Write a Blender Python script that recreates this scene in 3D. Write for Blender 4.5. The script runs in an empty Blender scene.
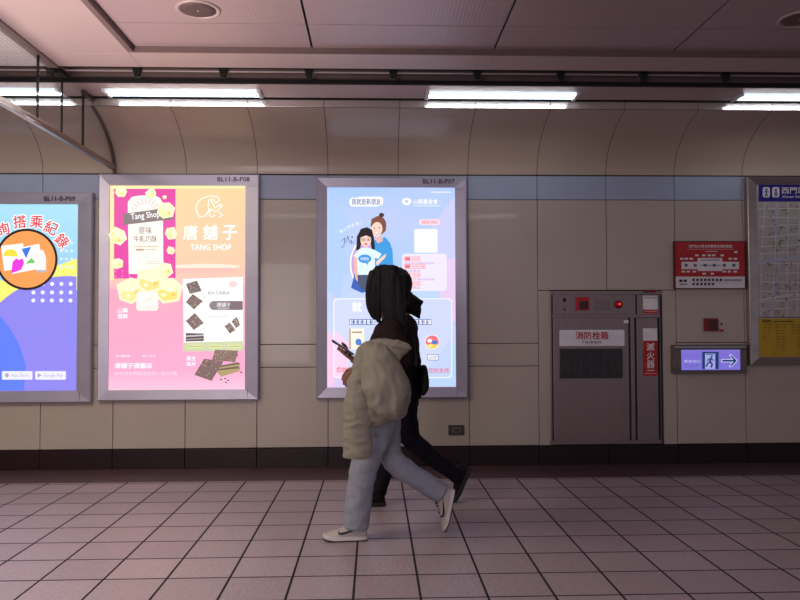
import bpy, bmesh, math, random
from mathutils import Vector, Matrix, noise as mnoise
random.seed(7)
S = bpy.context.scene
COL = S.collection
R = math.radians

# ------------------------------------------------------------------ camera, world, lights, exposure
FPX, CAM_Z = 730.4, 1.226
YAW, PITCH, ROLL = 0.03416, 0.02977, -0.00346
cam = bpy.data.cameras.new('camera')
cam.sensor_fit = 'HORIZONTAL'; cam.sensor_width = 36.0
cam.lens = FPX / 800 * 36.0
cam.clip_start = 0.05
camera = bpy.data.objects.new('camera', cam); COL.objects.link(camera)
camera.matrix_world = (Matrix.Translation((0, 0, CAM_Z)) @ Matrix.Rotation(-YAW, 4, 'Z')
                       @ Matrix.Rotation(math.pi / 2 + PITCH, 4, 'X') @ Matrix.Rotation(ROLL, 4, 'Z'))
S.camera = camera
S.view_settings.view_transform = 'Standard'
S.view_settings.look = 'None'
S.view_settings.gamma = 1.0
S.view_settings.use_curve_mapping = False
S.view_settings.exposure = 0.0

world = bpy.data.worlds.new('concourse_ambient'); S.world = world
world.use_nodes = True
world.node_tree.nodes['Background'].inputs[0].default_value = (0.88, 0.83, 1.0, 1)
world.node_tree.nodes['Background'].inputs[1].default_value = 0.275

POSTER_E = 1.03      # brightness of the backlit prints
TUBE_E = 26.0         # brightness of the fluorescent diffusers
def area(name, loc, rot, sx, sy, power, col):
    l = bpy.data.lights.new(name, 'AREA'); l.shape = 'RECTANGLE'; l.size = sx; l.size_y = sy
    l.energy = power; l.color = col
    o = bpy.data.objects.new(name, l); COL.objects.link(o); o.location = loc; o.rotation_euler = rot
    return o
# added fill lights out of view, behind the camera and at the left
area('rear_fill_light', (0.3, 0.6, 2.95), (0, 0, 0), 4.0, 0.5, 37, (0.94, 0.87, 1.0))  # added overhead fill behind the camera, an assumed source
area('left_fill_light', (-2.9, 2.6, 2.90), (0, 0, 0), 1.0, 1.6, 100, (1.0, 0.90, 0.70))  # added warm fill that lifts the left side, no known stair lamp
area('camera_side_fill_light', (-1.9, -1.6, 1.4), (R(90), 0, 0), 1.3, 1.9, 46, (1.0, 0.88, 0.92))  # added fill from the camera side, an assumed source

l = bpy.data.lights.new('ceiling_fill_spot', 'SPOT'); l.energy = 330; l.shadow_soft_size = 0.3; l.color = (1.0, 0.87, 0.78); l.spot_size = R(84); l.spot_blend = 0.7  # added spot to brighten the left ceiling, no known uplighter
o = bpy.data.objects.new('ceiling_fill_spot', l); COL.objects.link(o); o.location = (-2.35, 3.3, 0.9)
o.rotation_euler = (Vector((-1.75, 3.75, 3.0)) - o.location).to_track_quat('-Z', 'Y').to_euler()

# ------------------------------------------------------------------ colours, materials
def lin(c):
    return tuple(((v / 255) / 12.92 if v / 255 <= 0.04045 else ((v / 255 + 0.055) / 1.055) ** 2.4) for v in c) + (1.0,)
MATS = {}
def mat(name, c, rough=0.5, metal=0.0, vary=0.08, scale=9.0, bump=0.0, bscale=60.0, stretch=(1, 1, 1), spec=0.5, coat=0.0):
    if name in MATS: return MATS[name]
    m = bpy.data.materials.new(name); m.use_nodes = True
    nt = m.node_tree; b = nt.nodes['Principled BSDF']
    b.inputs['Roughness'].default_value = rough; b.inputs['Metallic'].default_value = metal
    b.inputs['Specular IOR Level'].default_value = spec
    b.inputs['Coat Weight'].default_value = coat
    tc = nt.nodes.new('ShaderNodeTexCoord'); mp = nt.nodes.new('ShaderNodeMapping')
    mp.inputs['Scale'].default_value = stretch
    nt.links.new(tc.outputs['Object'], mp.inputs[0])
    n = nt.nodes.new('ShaderNodeTexNoise'); n.inputs['Scale'].default_value = scale; n.inputs['Detail'].default_value = 3
    nt.links.new(mp.outputs[0], n.inputs['Vector'])
    r = nt.nodes.new('ShaderNodeValToRGB')
    L = lin(c)
    r.color_ramp.elements[0].position = 0.3; r.color_ramp.elements[1].position = 0.7
    r.color_ramp.elements[0].color = tuple(v * (1 - vary) for v in L[:3]) + (1,)
    r.color_ramp.elements[1].color = tuple(min(1, v * (1 + vary)) for v in L[:3]) + (1,)
    nt.links.new(n.outputs['Fac'], r.inputs[0]); nt.links.new(r.outputs[0], b.inputs['Base Color'])
    if bump:
        n2 = nt.nodes.new('ShaderNodeTexNoise'); n2.inputs['Scale'].default_value = bscale; n2.inputs['Detail'].default_value = 4
        nt.links.new(mp.outputs[0], n2.inputs['Vector'])
        bp = nt.nodes.new('ShaderNodeBump'); bp.inputs['Strength'].default_value = bump; bp.inputs['Distance'].default_value = 0.01
        nt.links.new(n2.outputs['Fac'], bp.inputs['Height']); nt.links.new(bp.outputs[0], b.inputs['Normal'])
    MATS[name] = m
    return m
def glow(c, e=None, name=None):
    e = POSTER_E if e is None else e
    key = name or 'backlit_%d_%d_%d_%.2f' % (*c, e)
    if key in MATS: return MATS[key]
    m = bpy.data.materials.new(key); m.use_nodes = True
    b = m.node_tree.nodes['Principled BSDF']
    L = lin(c)
    b.inputs['Base Color'].default_value = tuple(v * 0.12 for v in L[:3]) + (1,)
    b.inputs['Roughness'].default_value = 0.35
    b.inputs['Emission Color'].default_value = L; b.inputs['Emission Strength'].default_value = e
    MATS[key] = m
    return m
def glow_print(name, stops, z0, z1, x0, x1, tint=None, e=None):
    """backlit print whose printed ink runs through colour stops from bottom (z0) to top (z1), with soft clouds of a second ink"""
    m = bpy.data.materials.new(name); m.use_nodes = True
    nt = m.node_tree; b = nt.nodes['Principled BSDF']
    tc = nt.nodes.new('ShaderNodeTexCoord'); sp = nt.nodes.new('ShaderNodeSeparateXYZ')
    nt.links.new(tc.outputs['Object'], sp.inputs[0])
    mr = nt.nodes.new('ShaderNodeMapRange'); mr.inputs[1].default_value = z0; mr.inputs[2].default_value = z1
    nt.links.new(sp.outputs['Z'], mr.inputs[0])
    r = nt.nodes.new('ShaderNodeValToRGB')
    els = r.color_ramp.elements
    while len(els) < len(stops): els.new(0.5)
    for el, (p, c) in zip(els, stops): el.position = p; el.color = lin(c)
    nt.links.new(mr.outputs[0], r.inputs[0])
    out = r.outputs[0]
    if tint:
        n = nt.nodes.new('ShaderNodeTexNoise'); n.inputs['Scale'].default_value = 1.3; n.inputs['Detail'].default_value = 1
        nt.links.new(tc.outputs['Object'], n.inputs['Vector'])
        r2 = nt.nodes.new('ShaderNodeValToRGB'); r2.color_ramp.elements[0].position = 0.42; r2.color_ramp.elements[1].position = 0.66
        nt.links.new(n.outputs['Fac'], r2.inputs[0])
        mx = nt.nodes.new('ShaderNodeMix'); mx.data_type = 'RGBA'; mx.inputs[7].default_value = lin(tint)
        nt.links.new(r2.outputs[0], mx.inputs[0]); nt.links.new(out, mx.inputs[6]); out = mx.outputs[2]
    nt.links.new(out, b.inputs['Emission Color'])
    b.inputs['Base Color'].default_value = (0.08, 0.08, 0.08, 1); b.inputs['Roughness'].default_value = 0.35
    b.inputs['Emission Strength'].default_value = POSTER_E if e is None else e
    return m
def floor_mat():
    m = bpy.data.materials.new('mauve_floor_tile'); m.use_nodes = True
    nt = m.node_tree; b = nt.nodes['Principled BSDF']
    tc = nt.nodes.new('ShaderNodeTexCoord'); mp = nt.nodes.new('ShaderNodeMapping')
    mp.inputs['Location'].default_value = (0.0999 + 9.0, -(3.2749 - 3.0) + 3.0, 0)
    nt.links.new(tc.outputs['Object'], mp.inputs[0])
    br = nt.nodes.new('ShaderNodeTexBrick'); br.offset = 0.0; br.squash = 1.0
    br.inputs['Scale'].default_value = 1.0; br.inputs['Brick Width'].default_value = 0.3; br.inputs['Row Height'].default_value = 0.3
    br.inputs['Mortar Size'].default_value = 0.0060; br.inputs['Mortar Smooth'].default_value = 0.1; br.inputs['Bias'].default_value = 0.0
    br.inputs['Color1'].default_value = lin((190, 169, 176)); br.inputs['Color2'].default_value = lin((176, 156, 164)); br.inputs['Mortar'].default_value = lin((20, 7, 13))
    nt.links.new(mp.outputs[0], br.inputs['Vector'])
    n = nt.nodes.new('ShaderNodeTexNoise'); n.inputs['Scale'].default_value = 70; n.inputs['Detail'].default_value = 3
    nt.links.new(tc.outputs['Object'], n.inputs['Vector'])
    mx = nt.nodes.new('ShaderNodeMix'); mx.data_type = 'RGBA'; mx.blend_type = 'MULTIPLY'; mx.inputs[0].default_value = 0.5
    nt.links.new(br.outputs['Color'], mx.inputs[6]); nt.links.new(n.outputs['Color'], mx.inputs[7])
    rr = nt.nodes.new('ShaderNodeRGBToBW'); nt.links.new(n.outputs['Color'], rr.inputs[0]); nt.links.new(rr.outputs[0], mx.inputs[7])
    nt.links.new(mx.outputs[2], b.inputs['Base Color'])
    rg = nt.nodes.new('ShaderNodeMapRange'); rg.inputs[3].default_value = 0.36; rg.inputs[4].default_value = 0.95; nt.links.new(br.outputs['Fac'], rg.inputs[0]); nt.links.new(rg.outputs[0], b.inputs['Roughness'])
    b.inputs['Specular IOR Level'].default_value = 0.6
    n2 = nt.nodes.new('ShaderNodeTexNoise'); n2.inputs['Scale'].default_value = 48; n2.inputs['Detail'].default_value = 3
    nt.links.new(tc.outputs['Object'], n2.inputs['Vector'])
    mth = nt.nodes.new('ShaderNodeMath'); mth.operation = 'MULTIPLY_ADD'; mth.inputs[1].default_value = -2.0
    nt.links.new(br.outputs['Fac'], mth.inputs[0]); nt.links.new(n2.outputs['Fac'], mth.inputs[2])
    bp = nt.nodes.new('ShaderNodeBump'); bp.inputs['Strength'].default_value = 0.8; bp.inputs['Distance'].default_value = 0.005
    nt.links.new(mth.outputs[0], bp.inputs['Height']); nt.links.new(bp.outputs[0], b.inputs['Normal'])
    return m
def striped_ceiling_mat():
    m = bpy.data.materials.new('ribbed_ceiling_panel'); m.use_nodes = True
    nt = m.node_tree; b = nt.nodes['Principled BSDF']
    b.inputs['Base Color'].default_value = lin((176, 152, 156)); b.inputs['Roughness'].default_value = 0.42; b.inputs['Metallic'].default_value = 0.25
    tc = nt.nodes.new('ShaderNodeTexCoord')
    w = nt.nodes.new('ShaderNodeTexWave'); w.inputs['Scale'].default_value = 14; w.bands_direction = 'X'
    nt.links.new(tc.outputs['Object'], w.inputs['Vector'])
    bp = nt.nodes.new('ShaderNodeBump'); bp.inputs['Strength'].default_value = 0.12; bp.inputs['Distance'].default_value = 0.004
    nt.links.new(w.outputs['Fac'], bp.inputs['Height']); nt.links.new(bp.outputs[0], b.inputs['Normal'])
    return m
def mesh_ceiling_mat():
    m = bpy.data.materials.new('perforated_ceiling_panel'); m.use_nodes = True
    nt = m.node_tree; b = nt.nodes['Principled BSDF']; b.inputs['Roughness'].default_value = 0.5
    tc = nt.nodes.new('ShaderNodeTexCoord'); mp = nt.nodes.new('ShaderNodeMapping'); mp.inputs['Rotation'].default_value = (0, 0, R(45))
    nt.links.new(tc.outputs['Object'], mp.inputs[0])
    ck = nt.nodes.new('ShaderNodeTexChecker'); ck.inputs['Scale'].default_value = 45
    ck.inputs['Color1'].default_value = lin((190, 182, 185)); ck.inputs['Color2'].default_value = lin((160, 150, 154))
    nt.links.new(mp.outputs[0], ck.inputs['Vector']); nt.links.new(ck.outputs['Color'], b.inputs['Base Color'])
    return m
def glass_mat():
    m = bpy.data.materials.new('clear_glass'); m.use_nodes = True
    nt = m.node_tree; nt.nodes.clear()
    o = nt.nodes.new('ShaderNodeOutputMaterial'); t = nt.nodes.new('ShaderNodeBsdfTransparent'); g = nt.nodes.new('ShaderNodeBsdfGlossy')
    t.inputs[0].default_value = (0.98, 0.985, 0.985, 1); g.inputs['Roughness'].default_value = 0.03
    lw = nt.nodes.new('ShaderNodeLayerWeight'); pw = nt.nodes.new('ShaderNodeMath'); pw.operation = 'POWER'; pw.inputs[1].default_value = 4
    nt.links.new(lw.outputs['Facing'], pw.inputs[0])
    f = nt.nodes.new('ShaderNodeMath'); f.operation = 'MULTIPLY'; f.inputs[1].default_value = 0.7; nt.links.new(pw.outputs[0], f.inputs[0])
    mx = nt.nodes.new('ShaderNodeMixShader')
    nt.links.new(f.outputs[0], mx.inputs[0]); nt.links.new(t.outputs[0], mx.inputs[1]); nt.links.new(g.outputs[0], mx.inputs[2])
    nt.links.new(mx.outputs[0], o.inputs[0])
    return m

M_cream = mat('cream_enamel_panel', (180, 167, 156), 0.3, 0, 0.03, 2.0, coat=0.2)
M_cove = mat('beige_cove_panel', (180, 160, 144), 0.28, 0, 0.03, 2.0, coat=0.2)
M_groove = mat('dark_joint', (48, 38, 36), 0.8)
M_band = mat('blue_grey_band_panel', (160, 168, 192), 0.35, 0, 0.04, 3)
M_base = mat('dark_granite_skirting', (36, 16, 21), 0.38, 0, 0.25, 40, spec=0.35)
M_strip = mat('dark_granite_floor_border', (82, 59, 65), 0.38, 0, 0.12, 60, bump=0.15, bscale=120)
M_ceil = striped_ceiling_mat()
M_border = mat('pale_metal_ceiling_border', (186, 162, 162), 0.45, 0.15, 0.03, 2)
M_meshceil = mesh_ceiling_mat()
M_void = mat('dark_ceiling_void', (24, 18, 18), 0.9)
M_brown = mat('brown_grey_metal', (118, 98, 96), 0.5, 0.2)
M_rail = mat('pale_rail_metal', (210, 195, 195), 0.35, 0.5)
M_black = mat('matt_black', (14, 12, 13), 0.6)
M_alu = mat('anodised_aluminium_frame', (182, 176, 192), 0.36, 0.55, 0.05, 6, stretch=(1, 1, 1))
M_aluedge = mat('aluminium_frame_edge', (120, 114, 126), 0.4, 0.55)
M_steel = mat('brushed_steel', (150, 134, 132), 0.34, 0.75, 0.08, 8, bump=0.04, bscale=40, stretch=(14, 1, 0.4))
M_steel2 = mat('bright_steel_trim', (170, 162, 164), 0.22, 0.92, 0.05)
M_steeldark = mat('dark_steel_gap', (34, 28, 28), 0.6)
M_glass = glass_mat()
M_white = mat('white_plastic', (226, 224, 228), 0.45)
M_red = mat('red_paint', (178, 26, 30), 0.4)
M_darkred = mat('dark_red_plastic', (120, 16, 20), 0.45)
M_ink = mat('dark_ink', (28, 26, 34), 0.6)

# ------------------------------------------------------------------ geometry helpers
def ray(px, py):
    x, y = (px - 400) / FPX, -(py - 300) / FPX
    d = Vector((x, y, -1.0))
    return camera.matrix_world.to_3x3() @ d
def at(px, py, Y):
    """point of the vertical plane at distance Y that the photo shows at (px, py)"""
    d = ray(px, py)
    return Vector((0, 0, CAM_Z)) + d * (Y / d.y)
def tag(o, label=None, cat=None, group=None, kind=None):
    for k, v in (('label', label), ('category', cat), ('group', group), ('kind', kind)):
        if v: o[k] = v
    return o
def empty(name, loc, label, cat, group=None):
    o = bpy.data.objects.new(name, None); COL.objects.link(o); o.location = loc; o.empty_display_size = 0.1
    return tag(o, label, cat, group)
def link(name, me, parent=None):
    o = bpy.data.objects.new(name, me); COL.objects.link(o)
    if parent:
        o.parent = parent
        inv = Matrix.Translation(-world_loc(parent))
        o.matrix_parent_inverse = inv
    return o
def world_loc(o):
    v = Vector(o.location)
    if o.parent: pass
    return v if o.type == 'EMPTY' else Vector((0, 0, 0))
def obj(name, bm, mats, parent=None, smooth=False):
    """link a bmesh (world coordinates) as one object"""
    me = bpy.data.meshes.new(name); bm.normal_update(); bm.to_mesh(me); bm.free()
    for m in (mats if isinstance(mats, (list, tuple)) else [mats]): me.materials.append(m)
    if smooth:
        for p in me.polygons: p.use_smooth = True
    return link(name, me, parent)
def box(bm, x0, x1, y0, y1, z0, z1, mi=0, bev=0.0):
    t = bmesh.new()
    vs = [t.verts.new((x, y, z)) for x in (x0, x1) for y in (y0, y1) for z in (z0, z1)]
    for f in ((0, 1, 3, 2), (4, 6, 7, 5), (0, 4, 5, 1), (2, 3, 7, 6), (0, 2, 6, 4), (1, 5, 7, 3)): t.faces.new([vs[i] for i in f])
    if bev: bmesh.ops.bevel(t, geom=t.edges[:], offset=bev, segments=2, affect='EDGES', profile=0.6)
    bmesh.ops.recalc_face_normals(t, faces=t.faces[:])
    merge(bm, t, mi)
def merge(bm, t, mi=None):
    mp = {v: bm.verts.new(v.co) for v in t.verts}
    for f in t.faces:
        try: g = bm.faces.new([mp[v] for v in f.verts])
        except ValueError: continue
        g.material_index = f.material_index if mi is None else mi; g.smooth = f.smooth
    t.free()
def prism(bm, pts, axis_vec, mi=0):
    """closed solid from a polygon (3-D points) pushed along axis_vec"""
    a = [bm.verts.new(p) for p in pts]; b = [bm.verts.new(Vector(p) + Vector(axis_vec)) for p in pts]
    n = len(pts); fs = [bm.faces.new(a), bm.faces.new(b[::-1])]
    for i in range(n): fs.append(bm.faces.new((a[i], b[i], b[(i + 1) % n], a[(i + 1) % n])))
    for f in fs: f.material_index = mi
    bmesh.ops.recalc_face_normals(bm, faces=fs)
def lathe(bm, c, axis, prof, n=32, mi=0):
    """rings (radius, height) about an axis through c"""
    axis = Vector(axis).normalized(); u = axis.orthogonal().normalized(); v = axis.cross(u)
    rings = []
    for r, h in prof:
        rings.append([bm.verts.new(Vector(c) + axis * h + (u * math.cos(2 * math.pi * i / n) + v * math.sin(2 * math.pi * i / n)) * max(r, 1e-5)) for i in range(n)])
    fs = []
    for a, b in zip(rings, rings[1:]):
        for i in range(n): fs.append(bm.faces.new((a[i], a[(i + 1) % n], b[(i + 1) % n], b[i])))
    fs.append(bm.faces.new(rings[0][::-1])); fs.append(bm.faces.new(rings[-1]))
    for f in fs: f.material_index = mi
    bmesh.ops.recalc_face_normals(bm, faces=fs)
def slab(bm, px0, py0, px1, py1, Y, depth, mi=0, bev=0.0):
    """box whose front face fills a pixel rectangle of the plane Y; it reaches back by depth"""
    a = at(px0, py0, Y); b = at(px1, py1, Y)
    box(bm, min(a.x, b.x), max(a.x, b.x), Y, Y + depth, min(a.z, b.z), max(a.z, b.z), mi, bev)

FONT_CACHE = {}
def text_mesh(body, bold=0.0):
    k = (body, bold)
    if k not in FONT_CACHE:
        c = bpy.data.curves.new('lettering', 'FONT'); c.body = body; c.offset = bold; c.resolution_u = 2
        o = bpy.data.objects.new('lettering', c); COL.objects.link(o)
        dg = bpy.context.evaluated_depsgraph_get()
        me = bpy.data.meshes.new_from_object(o.evaluated_get(dg))
        vs = [v.co.copy() for v in me.vertices]; fs = [tuple(p.vertices) for p in me.polygons]
        bpy.data.objects.remove(o); bpy.data.curves.remove(c); bpy.data.meshes.remove(me)
        x0 = min(v.x for v in vs); x1 = max(v.x for v in vs); y0 = min(v.y for v in vs); y1 = max(v.y for v in vs)
        FONT_CACHE[k] = (vs, fs, x0, x1, y0, y1)
    return FONT_CACHE[k]
class Art:
    """flat printed shapes on the vertical plane Y, drawn in the photo's pixels of that plane; one mesh when built"""
    def __init__(self, Y, lift=0.0):
        self.bm = bmesh.new(); self.Y = Y; self.k = 0; self.lift = lift; self.mats = []
    def _mi(self, m):
        if m not in self.mats: self.mats.append(m)
        return self.mats.index(m)
    def _p(self):
        self.k += 1
        return self.Y - self.lift - 0.0005 * self.k
    def poly(self, pts, m):
        Y = self._p(); mi = self._mi(m)
        base = [at(x, y, self.Y) for x, y in pts]
        f = self.bm.faces.new([self.bm.verts.new((p.x, Y, p.z)) for p in base]); f.material_index = mi
        if f.calc_area() > 0:
            f.normal_update()
            if f.normal.y > 0: f.normal_flip()
        if len(pts) > 4: bmesh.ops.triangulate(self.bm, faces=[f])
        return self
    def rect(self, x0, y0, x1, y1, m): return self.poly([(x0, y0), (x1, y0), (x1, y1), (x0, y1)], m)
    def ell(self, cx, cy, rx, ry, m, a0=0, a1=360, rot=0, n=28):
        c, s = math.cos(R(rot)), math.sin(R(rot)); pts = []
        for i in range(n + (0 if a1 - a0 == 360 else 1)):
            t = R(a0 + (a1 - a0) * i / n); x, y = rx * math.cos(t), ry * math.sin(t)
            pts.append((cx + c * x - s * y, cy + s * x + c * y))
        return self.poly(pts, m)
    def rrect(self, x0, y0, x1, y1, r, m):
        pts = []
        for cx, cy, a in ((x1 - r, y0 + r, -90), (x1 - r, y1 - r, 0), (x0 + r, y1 - r, 90), (x0 + r, y0 + r, 180)):
            for i in range(6): t = R(a + 18 * i); pts.append((cx + r * math.cos(t), cy + r * math.sin(t)))
        return self.poly(pts, m)
    def line(self, pts, w, m):
        for (xa, ya), (xb, yb) in zip(pts, pts[1:]):
            d = math.hypot(xb - xa, yb - ya) or 1; nx, ny = -(yb - ya) / d * w / 2, (xb - xa) / d * w / 2
            self.k -= 1 if (xa, ya) != pts[0] else 0
            self.poly([(xa + nx, ya + ny), (xb + nx, yb + ny), (xb - nx, yb - ny), (xa - nx, ya - ny)], m)
        return self
    def text(self, body, cx, cy, h, m, w=None, rot=0, bold=0.0, slant=0.0):
        """lettering centred on (cx, cy), h pixels high (and w pixels wide when given)"""
        if bold:
            st = bold * h * 0.8
            for k in range(8):
                self.k -= 0.88 if k else 0
                self.text(body, cx + st * math.cos(k * math.pi / 4), cy + st * math.sin(k * math.pi / 4), h, m, w, rot, 0, slant)
            self.k -= 0.88
        vs, fs, x0, x1, y0, y1 = text_mesh(body, 0.0)
        s = h / (y1 - y0); sx = (w / (x1 - x0)) if w else s
        Y = self._p(); mi = self._mi(m); c, sn = math.cos(R(rot)), math.sin(R(rot)); nv = []
        for v in vs:
            x = (v.x - (x0 + x1) / 2) * sx + slant * (v.y - (y0 + y1) / 2) * s; y = -(v.y - (y0 + y1) / 2) * s
            p = at(cx + c * x - sn * y, cy + sn * x + c * y, self.Y)
            nv.append(self.bm.verts.new((p.x, Y, p.z)))
        for f in fs:
            try: g = self.bm.faces.new([nv[i] for i in f]); g.material_index = mi
            except ValueError: pass
        return self
    def build(self, name, parent): return obj(name, self.bm, self.mats, parent)
    def cut(self, name, parent):
        """end one printed piece as a mesh of its own and go on with the next above it"""
        o = self.build(name, parent); self.bm = bmesh.new(); self.mats = []; return o

# ------------------------------------------------------------------ the setting
W = 6.238                       # distance of the wall
PW, S0 = 0.6007, -2.803         # width of a wall panel, first joint
XL, XR, YB = -9.0, 10.0, -3.2
Z_BASE, Z_M1, Z_M2, Z_BAND0, Z_BAND1 = 0.166, 0.843, 1.037, 2.275, 2.484
SEAM = [S0 + PW * k for k in range(-10, 22)]

bm = bmesh.new()
for v in ((XL, YB), (XR, YB), (XR, 5.715), (XL, 5.715)): bm.verts.new((v[0], v[1], 0))
bm.verts.ensure_lookup_table(); bm.faces.new(bm.verts[:])
tag(obj('floor', bm, floor_mat()), kind='structure')
bm = bmesh.new()                # dark stone border along the wall, 1.2 m slabs
x = -0.0999 - 7 * 0.3 - 1.2 * 6
while x < XR:
    box(bm, x + 0.002, x + 1.198, 5.717, W + 0.02, -0.03, 0.0); x += 1.2
box(bm, XL, XR, 5.70, W + 0.03, -0.05, -0.004, 1)
tag(obj('trim_1', bm, [M_strip, M_groove]), kind='structure')

G = 0.0028                      # half joint width
HX0, HX1, HZ1 = at(550.2, 291, W).x, at(662, 291, W).x, at(600, 291, W).z
bm = bmesh.new()
box(bm, XL, XR, W + 0.012, W + 0.2, 0, 3.3, 1)
for k in range(len(SEAM) - 1):
    a, b = SEAM[k] + G, SEAM[k + 1] - G
    i = k - 10
    rows = [(Z_BASE, Z_M1), (Z_M1, Z_M2), (Z_M2, Z_BAND0)]
    if i in (7, 8):
        box(bm, a, b, W, W + 0.02, 1.492 + G, Z_BAND0 - G, 0, 0.002)
        if i == 7: box(bm, a, HX0, W, W + 0.02, Z_BASE, 1.492 - G, 0, 0.002)
        else: box(bm, HX1, b, W, W + 0.02, Z_BASE, 1.492 - G, 0, 0.002)
        continue
    for z0, z1 in rows: box(bm, a, b, W, W + 0.02, z0 + G, z1 - G, 0, 0.002)
tag(obj('wall_back', bm, [M_cream, M_groove]), kind='structure')
bm = bmesh.new()
for k in range(len(SEAM) - 1): box(bm, SEAM[k] + G, SEAM[k + 1] - G, W, W + 0.02, Z_BAND0 + G, Z_BAND1 - G, 0, 0.002)
tag(obj('trim_2', bm, M_band), kind='structure')
bm = bmesh.new()
for k in range(len(SEAM) - 1): box(bm, SEAM[k] + G, SEAM[k + 1] - G, W - 0.012, W + 0.02, 0.0, Z_BASE - 0.006, 0, 0.002)
tag(obj('baseboard_back', bm, M_base), kind='structure')
# cove: curved panels that lean out over the corridor, with an upright fascia on top
prof = []
for i in range(15):
    t = R(65) * i / 14
    prof.append((W - 0.866 * (1 - math.cos(t)), 2.492 + 0.469 * math.sin(t)))
YF = prof[-1][0]; ZF = prof[-1][1]
bm = bmesh.new()
for k in range(len(SEAM) - 1):
    a, b = SEAM[k] + G * 0.8, SEAM[k + 1] - G * 0.8
    va = [bm.verts.new((a, y, z)) for y, z in prof]; vb = [bm.verts.new((b, y, z)) for y, z in prof]
    for i in range(len(prof) - 1):
        f = bm.faces.new((va[i], vb[i], vb[i + 1], va[i + 1])); f.smooth = True
    box(bm, a, b, YF - 0.004, YF + 0.01, ZF + 0.004, ZF + 0.062, 2, 0.0015)
    va = [bm.verts.new((SEAM[k] - 0.01, y + 0.008, z + 0.012)) for y, z in prof]; vb = [bm.verts.new((SEAM[k] + 0.01, y + 0.008, z + 0.012)) for y, z in prof]
    for i in range(len(prof) - 1): bm.faces.new((va[i], vb[i], vb[i + 1], va[i + 1])).material_index = 1
box(bm, XL, XR, YF + 0.012, YF + 0.06, ZF + 0.05, ZF + 0.2, 1)
M_fascia = mat('pale_gloss_fascia', (206, 196, 190), 0.16, 0.55, 0.03, 2)
tag(obj('wall_cove', bm, [M_cove, M_groove, M_fascia]), kind='structure')

# ceiling
ZC, ZL, ZS = 3.03, 2.99, 2.985
RX, RY = -1.606, 4.78           # corner of the raised panel field
bm = bmesh.new()
ys = [RY, 4.395, 3.19, 1.985, 0.78, -0.425, -1.63, YB]
xs = [RX] + [-0.41 + 1.205 * k for k in range(0, 9)]
for y1, y0 in zip(ys, ys[1:]):
    for x0, x1 in zip(xs, xs[1:]):
        g = 0.007
        box(bm, x0 + g, x1 - g, y0 + 0.004, y1 - 0.004, ZC, ZC + 0.02, 0, 0.002)
box(bm, RX, XR, YB, RY, ZC + 0.012, ZC + 0.05, 1)
tag(obj('ceiling', bm, [M_ceil, M_void]), kind='structure')
bm = bmesh.new()                # lower border: strip along the wall and the wide field at the left
XG = -2.2017                    # plane of the glass screen
box(bm, XG + 0.03, RX, YB, 4.793, ZL, ZL + 0.1, 0, 0.003)
jx = [XG + 0.03] + [0.80 + 2.41 * k for k in range(-1, 4)] + [XR]
jx = sorted(v for v in jx)
for x0, x1 in zip(jx, jx[1:]):
    if x1 - x0 > 0.05: box(bm, x0 + 0.001, x1 - 0.001, 4.80 if x1 <= RX else RY, 5.05, ZL, ZL + 0.1, 0, 0.003)
tag(obj('trim_3', bm, M_border), kind='structure')
bm = bmesh.new()                # brown edge profile of the raised field
box(bm, RX - 0.001, XR, RY - 0.012, RY + 0.001, ZL + 0.001, ZC + 0.02)
box(bm, RX - 0.001, RX + 0.035, YB, RY - 0.012, ZL + 0.001, ZC + 0.02)
tag(obj('trim_4', bm, M_brown), kind='structure')
bm = bmesh.new()                # left field of perforated panels beyond the glass
for k in range(8):
    x1 = XG - 0.045 - 0.9 * k
    for y0, y1 in ((4.80, 5.05), (4.2, 4.797), (3.0, 4.197), (1.8, 2.997), (0.6, 1.797), (-0.6, 0.597), (-3.2, -0.603)):
        box(bm, x1 - 0.897, x1, y0, y1, ZL, ZL + 0.04, 0)
box(bm, XL - 1.2, XG - 0.045, YB, 5.05, ZL + 0.03, ZL + 0.08, 1)
tag(obj('ceiling_2', bm, [M_meshceil, M_void]), kind='structure')
bm = bmesh.new()                # slot with the cable rail, and the soffit that carries the tubes
box(bm, XL, XR, 5.03, 5.31, 3.075, 3.10, 1)
box(bm, XL, XR, 5.051, 5.06, ZL, 3.09, 1)
box(bm, XL, XR, 5.282, 5.30, 2.985, 3.09, 2)
box(bm, XL, XR, 5.268, 5.30, 2.958, 2.985, 1)
box(bm, XL, XR, 5.30, 5.50, ZS, ZS + 0.03, 0)
box(bm, XL, XR, 5.69, 5.70, ZS, ZS + 0.10, 0)
box(bm, XL, XR, 5.50, YF + 0.3, 3.05, 3.09, 1)
tag(obj('trim_5', bm, [M_border, M_void, M_brown]), kind='structure')
LAMPS = [(-2.055, 1.19), (0.392, 1.19), (2.835, 1.19), (-3.56, 1.19), (5.25, 1.0)]
bm = bmesh.new()                # soffit blanks between the luminaires
edges = sorted((x, x + w) for x, w in LAMPS)
x = XL
for a, b in edges:
    if a - x > 0.02: box(bm, x, a - 0.004, 5.50, 5.69, ZS, ZS + 0.03, 0)
    x = b + 0.004
box(bm, x, XR, 5.50, 5.69, ZS, ZS + 0.03, 0)
tag(obj('trim_6', bm, M_border), kind='structure')

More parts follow.
